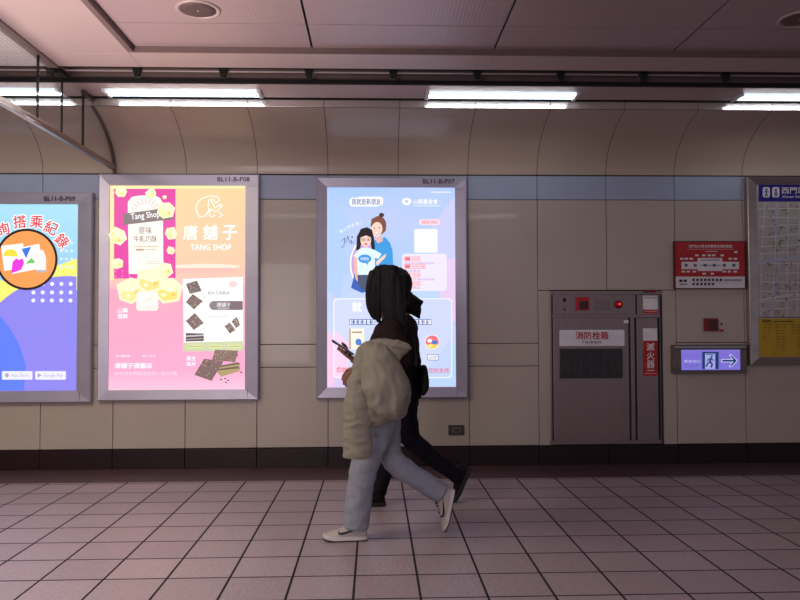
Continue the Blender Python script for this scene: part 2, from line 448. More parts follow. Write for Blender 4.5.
# ------------------------------------------------------------------ fluorescent lights in the soffit
M_diff = glow((214, 232, 246), 1.25, 'fluorescent_diffuser')
M_tube = glow((245, 252, 255), TUBE_E, 'fluorescent_tube')
lamp_labels = ['lit fluorescent ceiling strip above the pink snack lightbox', 'lit fluorescent ceiling strip above the blue wall band right of the two walkers',
               'lit fluorescent ceiling strip at far right above the map board', 'lit fluorescent ceiling strip seen through the glass screen', None]
for (x, w), lb in zip(LAMPS[:4], lamp_labels):
    t = empty('fluorescent_light', (x + w / 2, 5.595, ZS), lb, 'ceiling light', 'fluorescent strips along the soffit')
    b = bmesh.new(); box(b, x, x + w, 5.505, 5.685, ZS + 0.028, ZS + 0.05, 0); box(b, x, x + w, 5.503, 5.511, ZS, ZS + 0.05, 0); box(b, x, x + w, 5.679, 5.687, ZS, ZS + 0.05, 0)
    obj('housing', b, M_white, t)
    b = bmesh.new(); prism(b, [(x + 0.03, 5.535, ZS + 0.022), (x + 0.03, 5.55, ZS - 0.004), (x + 0.03, 5.658, ZS - 0.014), (x + 0.03, 5.672, ZS + 0.022)], (w - 0.06, 0, 0))
    d = obj('diffuser', b, M_diff, t)
    b = bmesh.new(); lathe(b, (x + 0.03, 5.606, ZS - 0.012), (1, 0, 0), [(0.009, 0), (0.009, w - 0.06)], 16); obj('tube', b, M_tube, t, True)
    for xe in (x, x + w - 0.028):
        b = bmesh.new(); box(b, xe, xe + 0.028, 5.513, 5.677, ZS - 0.020, ZS + 0.026, 0, 0.004); obj('end_cap', b, M_white, t)

# ------------------------------------------------------------------ ceiling speakers
for cx, cy, lb in ((-1.015, 4.195, 'round ceiling speaker above the pink snack lightbox'), (2.545, 4.235, 'round ceiling speaker at the far right above the map board')):
    t = empty('ceiling_speaker', (cx, cy, ZC), lb, 'speaker', 'ceiling speakers')
    b = bmesh.new(); lathe(b, (cx, cy, ZC), (0, 0, -1), [(0.128, -0.004), (0.128, 0.004), (0.120, 0.010), (0.104, 0.006), (0.102, -0.004)], 40)
    obj('trim_ring', b, M_border, t, True)
    b = bmesh.new(); lathe(b, (cx, cy, ZC), (0, 0, -1), [(0.103, -0.004), (0.102, 0.004), (0.06, 0.007), (0.001, 0.008)], 40)
    obj('grille', b, mat('brown_speaker_grille', (96, 76, 76), 0.55, 0.2, 0.2, 140, bump=0.3, bscale=300), t, True)
    b = bmesh.new(); lathe(b, (cx, cy, ZC), (0, 0, -1), [(0.006, 0.006), (0.006, 0.012), (0.002, 0.014)], 12); obj('screw', b, M_rail, t)

# ------------------------------------------------------------------ cable rail with its clips
t = empty('cable_rail', (0.5, 5.17, 3.0), 'long thin pale cable rail hung in the dark ceiling slot on black clips', 'rail')
b = bmesh.new(); box(b, XL, XR, 5.160, 5.175, 3.000, 3.008, 0, 0.001); obj('rail', b, M_rail, t)
b = bmesh.new(); box(b, XL, XR, 5.15, 5.165, 3.022, 3.03, 0); obj('cable', b, M_black, t)
for k in range(-4, 16):
    cx = -1.665 + 0.5997 * k
    b = bmesh.new()
    prism(b, [(cx - 0.032, 5.12, 3.08), (cx + 0.032, 5.12, 3.08), (cx + 0.032, 5.12, 3.012), (cx + 0.014, 5.12, 2.948), (cx - 0.014, 5.12, 2.948), (cx - 0.032, 5.12, 3.012)], (0, 0.035, 0))
    if -3.2 < cx < 3.5: obj('clip', b, M_black, t)
    else: b.free()

# ------------------------------------------------------------------ glass smoke screen at the left
t = empty('glass_smoke_screen', (XG, 5.0, 2.53), 'hanging clear glass smoke screen with a bright metal bottom rail at the upper left', 'glass screen')
Z0 = 2.535
cuts = [2.2, 3.45, 4.415, 4.812, 5.18, 5.553]
GT = 0.008
for y0, y1 in zip(cuts, cuts[1:]):
    b = bmesh.new(); box(b, XG - GT / 2, XG + GT / 2, y0 + 0.002, y1 - 0.002, Z0 + 0.02, 2.984); obj('glass_pane', b, M_glass, t)
b = bmesh.new()
pp = [(XG - GT / 2, 5.556, Z0 + 0.02)] + [(XG - GT / 2, y - 0.012, z) for y, z in prof if z > Z0 + 0.02] + [(XG - GT / 2, YF - 0.012, 2.975), (XG - GT / 2, 5.556, 2.975)]
prism(b, pp, (GT, 0, 0)); obj('glass_pane', b, M_glass, t)
for y, w_ in ((4.812, 0.011), (5.18, 0.005), (5.553, 0.012)):
    b = bmesh.new(); box(b, XG - 0.007, XG + 0.007, y - w_ / 2, y + w_ / 2, Z0 + 0.02, 2.984); obj('mullion', b, M_black, t)
b = bmesh.new()
pr = [(y - 0.008, z) for y, z in prof]
for (ya, za), (yb, zb) in zip(pr, pr[1:]):
    vs = [b.verts.new((x, y, z)) for x in (XG - 0.012, XG + 0.012) for y, z in ((ya - 0.014, za - 0.004), (ya + 0.006, za), (yb + 0.006, zb), (yb - 0.014, zb - 0.004))]
    for f in ((0, 1, 2, 3), (7, 6, 5, 4), (0, 3, 7, 4), (1, 5, 6, 2), (0, 4, 5, 1), (3, 2, 6, 7)): b.faces.new([vs[i] for i in f])
bmesh.ops.recalc_face_normals(b, faces=b.faces[:])
box(b, XG - 0.014, XG + 0.014, 5.545, YF - 0.006, 2.955, 2.984)
obj('edge_seal', b, mat('brown_edge_profile', (96, 80, 74), 0.45, 0.4), t)
b = bmesh.new(); box(b, XG - 0.032, XG + 0.012, 2.2, W - 0.02, Z0 - 0.012, Z0 + 0.025, 0, 0.003); obj('bottom_rail', b, mat('brown_steel_rail', (160, 138, 130), 0.3, 0.7), t)
b = bmesh.new(); box(b, XG - 0.012, XG + 0.020, 2.2, W - 0.02, Z0 - 0.022, Z0 - 0.0125, 0, 0.002); obj('drip_edge', b, M_steel2, t)
b = bmesh.new(); box(b, XG - 0.044, XG + 0.029, 2.2, 5.049, 2.978, 3.03, 0, 0.003); obj('top_channel', b, mat('brown_top_channel', (146, 122, 118), 0.4, 0.4), t)
b = bmesh.new(); box(b, XG - 0.03, XG + 0.03, 5.10, 5.21, 2.962, 2.996, 0, 0.004); obj('bracket', b, M_black, t)

# ------------------------------------------------------------------ advertising lightboxes
def lightbox(outer, inner, label, Yb, code, codepos):
    """outer / inner: pixel rectangles of the frame on the wall; returns the thing, its poster parent and the print plane"""
    A, B = at(outer[0], outer[1], Yb), at(outer[2], outer[3], Yb)
    a, b = at(inner[0], inner[1], Yb + 0.02), at(inner[2], inner[3], Yb + 0.02)
    X0, X1, Z1, Zb = A.x, B.x, A.z, B.z; x0, x1, z1, z0 = a.x, b.x, a.z, b.z
    t = empty('advertising_lightbox', ((X0 + X1) / 2, Yb, Zb), label, 'lightbox', 'backlit advertising lightboxes on the wall')
    m = bmesh.new()
    o = [(X0, Z1), (X1, Z1), (X1, Zb), (X0, Zb)]; i = [(x0, z1), (x1, z1), (x1, z0), (x0, z0)]
    c = 0.008
    o2 = [(X0 + c, Z1 - c), (X1 - c, Z1 - c), (X1 - c, Zb + c), (X0 + c, Zb + c)]
    def ring(p, y): return [m.verts.new((q[0], y, q[1])) for q in p]
    rs = [ring(o, W), ring(o, Yb + c), ring(o2, Yb), ring(i, Yb + 0.012), ring(i, Yb + 0.03)]
    for ra, rb in zip(rs, rs[1:]):
        for k in range(4): m.faces.new((ra[k], ra[(k + 1) % 4], rb[(k + 1) % 4], rb[k]))
    bmesh.ops.recalc_face_normals(m, faces=m.faces[:])
    fr = obj('frame', m, [M_alu], t)
    m = bmesh.new()                                        # mitre joints and the seam of the hinged front
    box(m, X1 - 0.095, X1 - 0.012, Yb - 0.0008, Yb + 0.003, Z1 - 0.100, Z1 - 0.0985); box(m, X1 - 0.094, X1 - 0.0925, Yb - 0.0008, Yb + 0.006, Zb + 0.01, Zb + 0.085)
    obj('frame_seam', m, M_aluedge, fr)
    ar = Art(Yb - 0.001); ar.text(code, codepos[0], codepos[1], 4.6, M_ink, w=codepos[2], bold=0.01); ar.build('code_plate_lettering', fr)
    Yp = Yb + 0.028
    return t, Yp, (x0, x1, z0, z1)
def poster(t, Yp, rc, m):
    b = bmesh.new(); box(b, rc[0] - 0.004, rc[1] + 0.004, Yp, Yp + 0.006, rc[2] - 0.004, rc[3] + 0.004)
    return obj('poster', b, m, t)
WH = glow((255, 255, 255)); 

# --- left lightbox: travel record poster
t, Yp, rc = lightbox((-64, 192, 90.5, 402.5), (-51, 204, 76.6, 390.6), 'blue and violet backlit poster with an orange round picture, cut off by the left edge', W - 0.06, 'BL11-B-P09', (59.5, 198.6, 31))
p = poster(t, Yp, rc, glow_print('sky_blue_print', [(0.0, (128, 120, 238)), (0.55, (150, 150, 245)), (0.62, (150, 205, 245)), (1.0, (168, 226, 250))], rc[2], rc[3], 0, 0))
a = Art(Yp)
VI = glow((144, 136, 240)); VB = glow((98, 128, 252)); YE = glow((246, 246, 120)); LB = glow((176, 214, 250))
a.poly([(-51, 300), (-51, 262), (-20, 270), (10, 284), (30, 282), (50, 268), (77, 258.5), (77, 290), (40, 310), (10, 312), (-20, 308)], YE)
pts = [(68 + 100 * math.cos(R(a_)), 376 - 100 * math.sin(R(a_))) for a_ in range(172, 86, -4)] + [(76.5, 276.6), (76.4, 390.4), (-31, 390.4)]
a.poly(pts, VI)
a.poly([(-51, 320), (-20, 310), (0, 316), (10, 328), (20, 346), (26, 366), (25, 380), (24, 390.4), (-51, 390.4)], VB)
for j, y in enumerate((243, 251, 259, 267)):
    for k in range(3): a.ell(61.5 + 5.2 * k, y, 1.5, 1.5, glow((214, 236, 255)), n=10)
for j, y in enumerate((284, 292.5, 300.5)):
    for k in range(5): a.ell(34 + 9.3 * k, y, 1.9, 1.9, WH, n=12)
a.build('printed_background', p)
a = Art(Yp, 0.02 * 0 + 0.012)
a.ell(27.3, 259.5, 31, 30.7, glow((34, 20, 26)), n=48); a.ell(27.3, 259.5, 28.6, 28.3, glow((250, 160, 88)), n=48)
a.poly([(2, 246), (24, 243.5), (25, 268), (5, 271)], WH); a.poly([(10, 250), (40, 244), (44, 268), (13, 274)], glow((248, 248, 252)))
a.poly([(3.5, 256), (6, 251), (12, 249), (17, 251), (19, 257)], glow((240, 226, 70)))
a.poly([(12, 273.5), (13.5, 262), (17, 258.5), (20, 260), (23.5, 258.5), (25, 263), (22, 270)], glow((236, 60, 220)))
a.poly([(22.5, 249), (32, 247), (27, 258.5)], glow((60, 120, 225))); a.poly([(26.5, 264), (35, 255), (35.5, 263)], glow((110, 205, 90)))
a.poly([(31, 253), (38, 251), (44, 250), (47, 258), (47, 270), (37, 271.5), (36, 262), (31, 257)], glow((250, 240, 238)))
a.poly([(37, 270), (48, 270.5), (50, 271.5), (37.5, 273)], glow((190, 180, 190)))
a.build('printed_picture', p)
a = Art(Yp, 0.006)
RED = glow((226, 60, 72))
for ch, x, y, r in (('查', -30, 236, -38), ('詢', 3.5, 229, -14), ('搭', 20.5, 222, -6), ('乘', 37.3, 222, 6), ('紀', 52, 228, 24), ('錄', 63, 241, 46)):
    a.text(ch, x, y, 13.5, WH, rot=r, bold=0.075)
    a.text(ch, x, y, 12.5, RED, rot=r, bold=0.02)
a.cut('printed_heading', p)
a.rrect(3, 371, 33.5, 379.5, 1, glow((236, 236, 250))); a.rrect(36.2, 371, 66.8, 379.5, 1, glow((236, 236, 250)))
GY = glow((170, 168, 200))
a.text('App Store', 21.5, 375.5, 4.2, GY, w=18); a.text('Google Play', 54.5, 375.5, 4.2, GY, w=19)
a.ell(8.2, 375, 2, 2.2, GY, n=10); a.poly([(38.8, 372.8), (43, 375.1), (38.8, 377.5)], GY)
a.build('printed_store_badges', p)

# --- middle lightbox: snack poster
t, Yp, rc = lightbox((98.6, 173.8, 258.4, 400), (109.8, 185.3, 245, 389.4), 'pink and peach backlit snack poster in a grey metal frame', W - 0.06, 'BL11-B-P08', (233.5, 179.2, 32))
p = poster(t, Yp, rc, glow_print('pink_peach_print', [(0.0, (254, 196, 222)), (0.1, (250, 168, 206)), (0.50, (246, 164, 190)), (0.515, (250, 192, 182)), (0.62, (252, 202, 168)), (1.0, (255, 212, 156))], rc[2], rc[3], 0, 0))
MG = glow((226, 66, 164)); CR = glow((255, 246, 205)); NY = glow((248, 238, 166)); BN = glow((150, 128, 128)); DK = glow((104, 84, 86)); SES = glow((132, 108, 104)); SES2 = glow((92, 72, 72))
a = Art(Yp)
a.rect(110.3, 185.8, 244.6, 188.5, glow((255, 238, 176))); a.rect(110.3, 186, 113.5, 280, glow((255, 232, 176)))
a.rect(174, 264.5, 175.5, 266, glow((255, 226, 210)))
a.ell(205, 266.5, 35, 2.6, glow((255, 232, 214))); a.poly([(172, 268), (238, 268), (234, 273), (175, 273)], glow((248, 190, 178)))
a.poly([(110.3, 285), (245, 282), (245, 286), (110.3, 289)], glow((252, 186, 196)))
a.build('printed_background', p)
a = Art(Yp, 0.003)                      # magenta package
a.rect(114.3, 189, 175.6, 278.5, MG)
for k in range(9):
    for j in range(4): a.k -= 1; a.poly([(115 + 6.8 * k, 258 + 5.2 * j), (117.2 + 6.8 * k, 260.6 + 5.2 * j), (115 + 6.8 * k + .3, 263 + 5.2 * j), (112.9 + 6.8 * k + 1.6, 260.6 + 5.2 * j)], glow((250, 120, 198)))
a.poly([(128, 214), (128, 202), (132, 197), (140, 195.5), (155, 195.5), (160, 198), (163, 203), (163.5, 274), (129, 274)], glow((255, 246, 236)))
for k in range(9):
    an = R(200 + 17.5 * k); a.k -= 1 if k else 0
    a.line([(146 + 9 * math.cos(an), 213 + 9 * math.sin(an)), (146 + 16 * math.cos(an), 213 + 15 * math.sin(an))], 1.3, glow((250, 196, 214)))
a.poly([(123, 214), (163, 208.5), (172, 211), (174, 219.5), (163, 220.5), (124, 225)], glow((128, 114, 118)))
a.text('Tang Shop', 145.5, 216.2, 7.8, WH, w=29, rot=-6, bold=0.015)
a.text('原味', 145.5, 230.5, 7, DK, w=13); a.text('牛軋巧酥', 145.5, 239, 6.6, DK, w=23)
a.rect(134, 246, 158, 246.9, glow((226, 178, 150))); a.rect(136, 249, 144, 250.6, glow((196, 142, 110))); a.rect(145, 249.3, 156, 250.2, glow((226, 178, 150)))
a.rect(147, 261, 160, 261.7, glow((220, 190, 170))); a.rect(147, 263.5, 160, 264.2, glow((220, 190, 170)))
a.build('printed_package', p)
def nougat(a, x, y, s, rot, c1=CR, c2=NY):
    q = [(-1, -.7), (.2, -1), (1, -.5), (.9, .6), (-.2, 1), (-1, .5)]
    c, sn = math.cos(R(rot)), math.sin(R(rot)); tr = lambda u, v: (x + s * (c * u - sn * v), y + s * (sn * u + c * v))
    a.poly([tr(*v) for v in q], c1); a.poly([tr(*v) for v in ((-.8, -.1), (.1, .1), (.7, -.1), (.7, .5), (-.2, .8), (-.8, .4))], c2)
    a.ell(*tr(-.3, .35), s * .2, s * .16, CR, n=8); a.ell(*tr(.4, .2), s * .16, s * .14, glow((236, 206, 110)), n=8)
a = Art(Yp, 0.022)                      # nougat pieces flying round the package
for x, y, s, r in ((122, 192.5, 5.5, 20), (152, 194, 5, -30), (167, 211, 8.5, 10), (119, 237, 8.5, 40), (172, 234, 6, 80), (119, 264, 5.5, 0), (172, 251, 4, 30), (166, 271, 8, -20), (166, 198, 2, 10)): nougat(a, x, y, s, r); a.cut('printed_candy', p)
a.bm.free()
a = Art(Yp, 0.044)                      # pile of nougat on the table
nougat(a, 133, 291, 13, -12, CR, glow((250, 232, 150))); nougat(a, 170, 291, 13.5, 10, CR, glow((248, 226, 120))); nougat(a, 152, 281, 13, 4, CR, glow((240, 226, 140)))
a.rrect(138.2, 291.5, 160.2, 311, 3.5, glow((255, 236, 228))); a.rrect(140.5, 293.5, 158, 306, 2.5, glow((255, 246, 240)))
a.line([(145, 303), (149, 299.5), (152, 299.5), (154.5, 297)], 0.8, glow((236, 206, 190)))
a.build('printed_nougat_pile', p)
a = Art(Yp, 0.004)                      # white sesame package
a.poly([(183, 279), (243, 277), (243.5, 345), (184, 349)], WH)
def crisp(a, pts, dark=SES):
    a.poly(pts, dark)
    cx = sum(q[0] for q in pts) / len(pts); cy = sum(q[1] for q in pts) / len(pts)
    rnd = random.Random(int(cx * 7 + cy))
    for k in range(26):
        u, v = rnd.random(), rnd.random()
        x = (pts[0][0] * (1 - u) + pts[1][0] * u) * (1 - v) + (pts[3][0] * (1 - u) + pts[2][0] * u) * v; y = (pts[0][1] * (1 - u) + pts[1][1] * u) * (1 - v) + (pts[3][1] * (1 - u) + pts[2][1] * u) * v
        a.k -= 1 if k else 0; a.ell(x, y, 0.7, 0.45, glow((196, 176, 166)) if k % 2 else SES2, n=6, rot=k * 40)
crisp(a, [(186, 284), (197, 280.5), (202, 291), (190, 294)], glow((120, 104, 104)))
crisp(a, [(193, 294), (203, 301), (194, 309.5), (186, 302)]); crisp(a, [(195, 313), (204, 323), (194, 330), (186, 321)])
a.poly([(186, 333), (204, 333.5), (204, 341), (186, 341.5)], SES2); a.poly([(186, 335.5), (204, 334.5), (204, 336), (186, 337)], glow((200, 196, 200))); a.poly([(187, 339), (203, 338), (203, 339), (187, 340)], glow((180, 170, 170)))
rnd = random.Random(4)
for k in range(34):
    a.k -= 1 if k else 0; a.ell(185 + 22 * rnd.random(), 293 + 44 * rnd.random(), 0.5, 0.4, SES2, n=5)
a.rrect(209.5, 301, 243, 310, 4.4, glow((140, 128, 134))); a.rrect(228, 301, 243, 310, 1, glow((124, 104, 108))); a.text('唐舖子', 224, 304.8, 4.6, WH, w=14); a.rect(218, 308, 230, 308.6, glow((214, 206, 210)))
a.text('輕烘芝麻脆餅', 219, 293, 3.6, glow((120, 112, 116)), w=22); a.rect(208, 316.5, 230, 317.1, glow((190, 186, 190)))
crisp(a, [(225, 326), (230, 322.5), (236, 330), (230, 333.5)]); crisp(a, [(232, 321), (237, 317), (240.5, 325), (236, 328)])
a.poly([(183.5, 342.5), (243.4, 341), (243.5, 350.5), (184, 351.5)], glow((206, 212, 172)))
for x0, x1 in ((188, 204), (209, 222), (228, 241)): a.rrect(x0, 344.5, x1, 348.3, 1.2, glow((222, 226, 160))); a.rect(x0 + 1, 346, x1 - 1, 346.7, glow((170, 176, 130)))
a.ell(233.5, 284.5, 4.6, 3.2, glow((240, 210, 210)))
a.build('printed_sesame_package', p)
a = Art(Yp, 0.034)                      # sesame crisps in front
for k in range(4): a.poly([(217, 366 + 1.5 * k), (239, 362 + 2 * k), (241, 364 + 2.2 * k), (222, 373.5 + 1 * k)], glow((176, 156, 110)) if k % 2 else glow((110, 92, 76)))
crisp(a, [(216, 349.5), (239, 350.5), (236, 362), (213, 359.5)], glow((138, 112, 100))); crisp(a, [(205, 358.5), (224.5, 361), (212.5, 380.5), (195.5, 374.5)], glow((128, 102, 98)))
for x, y in ((222, 379), (226, 378.2), (229, 380), (227, 382), (242, 372), (238, 355)): a.ell(x, y, 1.2, 0.7, SES2, n=8, rot=20)
a.build('printed_sesame_crisps', p)
a = Art(Yp, 0.002)                      # lettering
LN = WH
a.line([(197, 213), (196, 208), (198, 202), (203, 198), (210, 196), (217, 196.5), (220, 200), (216, 203), (213, 199), (209, 200), (208, 205), (209, 211), (205, 216), (200, 217), (197, 213)], 0.9, LN)
a.line([(211, 200), (215, 208), (221, 204), (221, 207), (216, 212), (211, 209), (209, 214), (211, 217), (216, 215)], 0.9, LN); a.line([(219, 212), (223, 215), (219, 217.5)], 0.9, LN); a.ell(222.3, 206, 0.8, 0.8, LN, n=8); a.cut('printed_emblem', p)
for ch, x in (('唐', 190.5), ('舖', 210.5), ('子', 229.8)): a.text(ch, x, 232.5, 14.4, WH, w=14, bold=0.022)
a.text('TANG SHOP', 211, 247.3, 5.8, WH, w=41, bold=0.02); a.cut('printed_heading', p)
for s_, y in (('山藥', 310.5), ('蛋酥', 316.3)): a.text(s_, 123, y, 4.6, WH, w=10, bold=0.02)
for s_, y in (('黑芝', 358.5), ('麻片', 364)): a.text(s_, 191.5, y, 4.2, WH, w=9.5, bold=0.02)
a.cut('printed_captions', p); a.text('唐舖子旗艦店', 134, 365.5, 5.4, WH, w=37, bold=0.02); a.text('台北市大同區迪化街一段141號', 146.5, 373.3, 4.0, glow((255, 226, 238)), w=62)
a.text('官方購物網', 123.5, 356, 2.2, WH, w=14); a.text('加入好友', 149.5, 356, 2.2, WH, w=13)
a.build('printed_lettering', p)

# --- right lightbox: charity poster
t, Yp, rc = lightbox((316.0, 176.8, 467.9, 397.8), (327, 187.2, 456, 386.8), 'pale blue backlit poster of two smiling girls, behind the walkers', W - 0.06, 'BL11-B-P07', (438.8, 181.4, 31.5))
p = poster(t, Yp, rc, glow_print('pale_blue_print', [(0.0, (236, 190, 232)), (0.16, (222, 206, 246)), (0.34, (206, 222, 250)), (0.6, (172, 206, 250)), (1.0, (168, 202, 252))], rc[2], rc[3], 0, 0, tint=(192, 206, 252)))
DB = glow((44, 78, 160)); MB_ = glow((74, 128, 214)); PK = glow((238, 112, 130)); SKN = glow((250, 212, 196)); SKN2 = glow((240, 186, 172)); HR = glow((24, 18, 24)); HB = glow((128, 78, 62))
a = Art(Yp)
a.poly([(327.3, 218), (334, 200), (350, 222), (340, 300), (327.3, 290)], glow((178, 206, 252))); a.poly([(425, 235), (455.6, 195), (455.6, 330), (440, 300)], glow((204, 208, 250)))
a.poly([(434, 262), (456, 258), (456, 320), (446, 330)], glow((232, 206, 240)))
a.poly([(327.5, 330), (338, 345), (334, 386), (327.5, 386)], glow((246, 200, 232))); a.poly([(418, 386.5), (455.7, 340), (455.7, 386.5)], glow((188, 214, 252)))
a.rrect(333.5, 298.5, 452, 378, 4, glow((255, 255, 255))); a.rrect(334.2, 299.2, 451.3, 377.3, 4, glow((208, 218, 248)))
a.poly([(334.4, 330), (352, 345), (346, 377), (338, 377), (334.4, 374)], glow((244, 210, 238))); a.poly([(420, 377), (451, 340), (451, 374), (448, 377)], glow((196, 214, 250)))
a.build('printed_background', p)
a = Art(Yp, 0.006)                      # portrait of two girls
a.ell(366.5, 264, 16.5, 25, WH, n=40); a.ell(367, 264, 15.7, 24, glow((206, 160, 222)), n=40)
a.poly([(351, 288), (356, 268), (368, 262), (372, 290), (362, 293)], glow((52, 96, 188)))
BT = glow((62, 156, 226))
a.poly([(371, 246), (374, 240.5), (381, 239), (385, 237), (390, 243), (392.5, 250), (393, 262), (393.5, 275), (373, 276)], BT)        # woman in blue
a.poly([(376.5, 238), (381.5, 236), (383, 241), (378, 243.5), (376, 241)], SKN2)
a.ell(378.8, 225.6, 7.5, 9.5, HB); a.ell(381.5, 215.2, 2.6, 2.2, glow((70, 44, 40))); a.ell(384.3, 229, 1.6, 3, HB)
a.ell(376.8, 229.5, 5.6, 7.4, SKN, rot=8); a.poly([(370.6, 227), (371.5, 219), (377, 217), (383, 220), (384, 227), (381.6, 222.5), (376, 222), (372.5, 224)], HB)
a.ell(374.5, 228.3, 0.9, 0.5, HR, n=8); a.ell(379.3, 228, 0.9, 0.5, HR, n=8); a.ell(376.6, 233.6, 2.2, 1.1, WH, n=10); a.line([(374.3, 233.2), (376.6, 234.6), (378.9, 233)], 0.5, PK)
a.poly([(357, 249), (357.4, 236), (361, 229), (367, 227.3), (372, 230), (374, 238), (375, 249), (372, 250), (370, 240), (362, 240), (360, 249)], HR)  # girl in pale tee
a.ell(365.8, 240, 5.4, 7, SKN); a.poly([(360, 238), (361, 231.5), (366, 229.6), (371, 232), (371.6, 238), (366, 235.6)], HR); a.poly([(357, 236), (360.3, 235), (360, 250.5), (356.2, 250.5)], HR)
for x in (363.2, 368.6): a.ell(x, 239.6, 2.1, 1.7, glow((120, 104, 110)), n=12); a.ell(x, 239.6, 1.6, 1.2, SKN, n=12); a.ell(x, 239.7, 0.6, 0.6, HR, n=8)
a.ell(366, 244.4, 1.5, 1, glow((206, 80, 90)), n=10)
a.poly([(353.5, 256), (359, 249.5), (363.5, 247.8), (368, 247.8), (374, 250), (381.5, 254), (378.5, 259), (374.8, 258), (375.3, 276), (357.5, 276), (357, 258.5)], glow((226, 246, 248)))
a.poly([(353.5, 256.5), (357, 258.5), (357, 270), (359.5, 281), (360, 284.5), (355.5, 279), (354, 268)], SKN2); a.poly([(376, 262), (383, 256), (386.5, 253.6), (385, 258), (380, 263), (377, 266)], SKN)
a.ell(364.8, 259, 6.6, 4.3, BT); a.poly([(365.5, 262), (368.5, 262), (367.4, 265.6)], BT); a.text('好朋友', 364.8, 259, 3.2, WH, w=8.5)
a.poly([(357.5, 275), (376, 275), (374, 288), (362, 290), (358, 284)], glow((70, 84, 110)))
a.build('printed_portrait', p)
a = Art(Yp, 0.004)                      # lettering and small emblems
a.rrect(349.5, 197.8, 380, 206.5, 3.2, WH); a.rrect(357, 196.8, 383, 205.5, 3, WH); a.text('我就是新朋友', 366.2, 201.8, 6.2, DB, w=29, bold=0.01)
a.ell(406.6, 201.6, 4.6, 3.6, WH); a.text('♥', 406.6, 201.8, 3.2, glow((160, 200, 240))); a.text('心路基金會', 425.5, 201.6, 4.8, WH, w=24.5, bold=0.012); a.rect(413.5, 205.6, 440, 206.3, glow((232, 242, 255)))
a.rect(431, 192, 451, 192.7, WH)
a.cut('printed_heading', p)
a.rrect(419.2, 219.5, 440, 225.2, 2, glow((250, 222, 232))); a.text('捐款資料', 430, 222.4, 3.6, PK, w=17)
a.rrect(414.4, 229.3, 437.4, 252.6, 1, glow((252, 252, 255)))
a.cut('printed_card', p)
for ch, x, y, r in (('愛', 341.5, 231.5, -36), ('心', 345, 229, -30), ('齊', 348.8, 227, -24), ('步', 353, 225.3, -18), ('走', 357.5, 223.9, -14), ('！', 361.5, 223, -10)): a.text(ch, x, y, 3.4, WH, rot=r)
a.line([(341.5, 241), (345, 238), (344, 246), (341.5, 248)], 0.6, glow((90, 96, 130))); a.line([(345.5, 243), (348, 236), (349.5, 243), (352, 240), (351, 244), (354.5, 242)], 0.6, glow((90, 96, 130))); a.ell(352.2, 237.2, 0.9, 0.8, glow((90, 96, 130)), n=8)
a.cut('printed_handwriting', p)
a.rrect(402.2, 254, 446.5, 291, 2.5, glow((240, 232, 250)))
for k, (y, w_) in enumerate(((259, 16), (266.6, 21), (275.2, 16), (283.6, 16))):
    a.rrect(404, y - 2.4, 404 + w_, y + 2.4, 0.8, PK); a.rrect(404.4, y - 2, 403.6 + w_, y + 2, 0.7, glow((250, 226, 238)))
    a.rrect(405, y - 1.6, 410, y + 1.6, 0.4, PK); a.text('助學計畫', 411 + (w_ - 8) / 2 + .5, y, 2.4, PK, w=w_ - 9)
    a.text('陪伴孩子快樂成長學習' if k % 2 == 0 else '捐款專線', (405 + (434 if k % 2 == 0 else 420)) / 2, y + 4.4, 2.2, glow((196, 140, 190)), w=29 if k % 2 == 0 else 15)
a.cut('printed_information_box', p)
a.text('就', 357, 307, 9.5, WH, bold=0.02)
for x0, x1, n in ((349.5, 375, 6), (414, 431, 4)):
    a.rect(x0, 319.2, x1, 324.8, DB)
    for k in range(n): c = x0 + (x1 - x0) * (k + .5) / n; a.rect(c - 1.7, 319.8, c + 1.7, 324.2, glow((232, 240, 255)) if x0 < 400 else glow((250, 250, 255)))
    a.text('購買愛心禮' if x0 < 400 else '送朋友', (x0 + x1) / 2, 322, 3.2, DB, w=x1 - x0 - 3)
a.rrect(427, 366 - 12, 438.5, 366 - 5.8, 1.4, glow((120, 130, 180))); a.rrect(427.6, 354.6, 437.9, 359.6, 1.2, glow((246, 246, 252))); a.text('公仔', 432.8, 357.1, 3.4, glow((96, 96, 140)), w=8)
a.cut('printed_captions', p); RD = glow((230, 96, 110))
a.text('您的愛', 344.5, 369.5, 5.2, RD, w=16, bold=0.012); a.text('您的支持', 438.5, 370.2, 5.0, RD, w=20, bold=0.012)
a.build('printed_lettering', p)
a = Art(Yp, 0.016)                      # gift pictures
a.poly([(349, 328.5), (364, 328.5), (364, 349), (349, 349)], glow((250, 244, 226))); a.rect(349, 328.5, 351, 349, glow((196, 176, 150))); a.rect(352, 331.5, 362, 333, glow((170, 150, 120))); a.ell(358.5, 342, 3, 3.4, MB_); a.cut('printed_book', p)
a.ell(432, 342, 7.2, 7.2, WH); a.ell(432, 342, 6.7, 6.7, glow((240, 120, 132))); a.ell(432, 342, 6.7, 6.7, glow((250, 206, 90)), 20, 160); a.ell(434.4, 342.3, 3, 2, MB_); a.ell(429.6, 340.6, 2.2, 1.8, WH); a.ell(430.5, 345.5, 2.4, 1.6, glow((250, 236, 150)))
a.build('printed_round_picture', p)

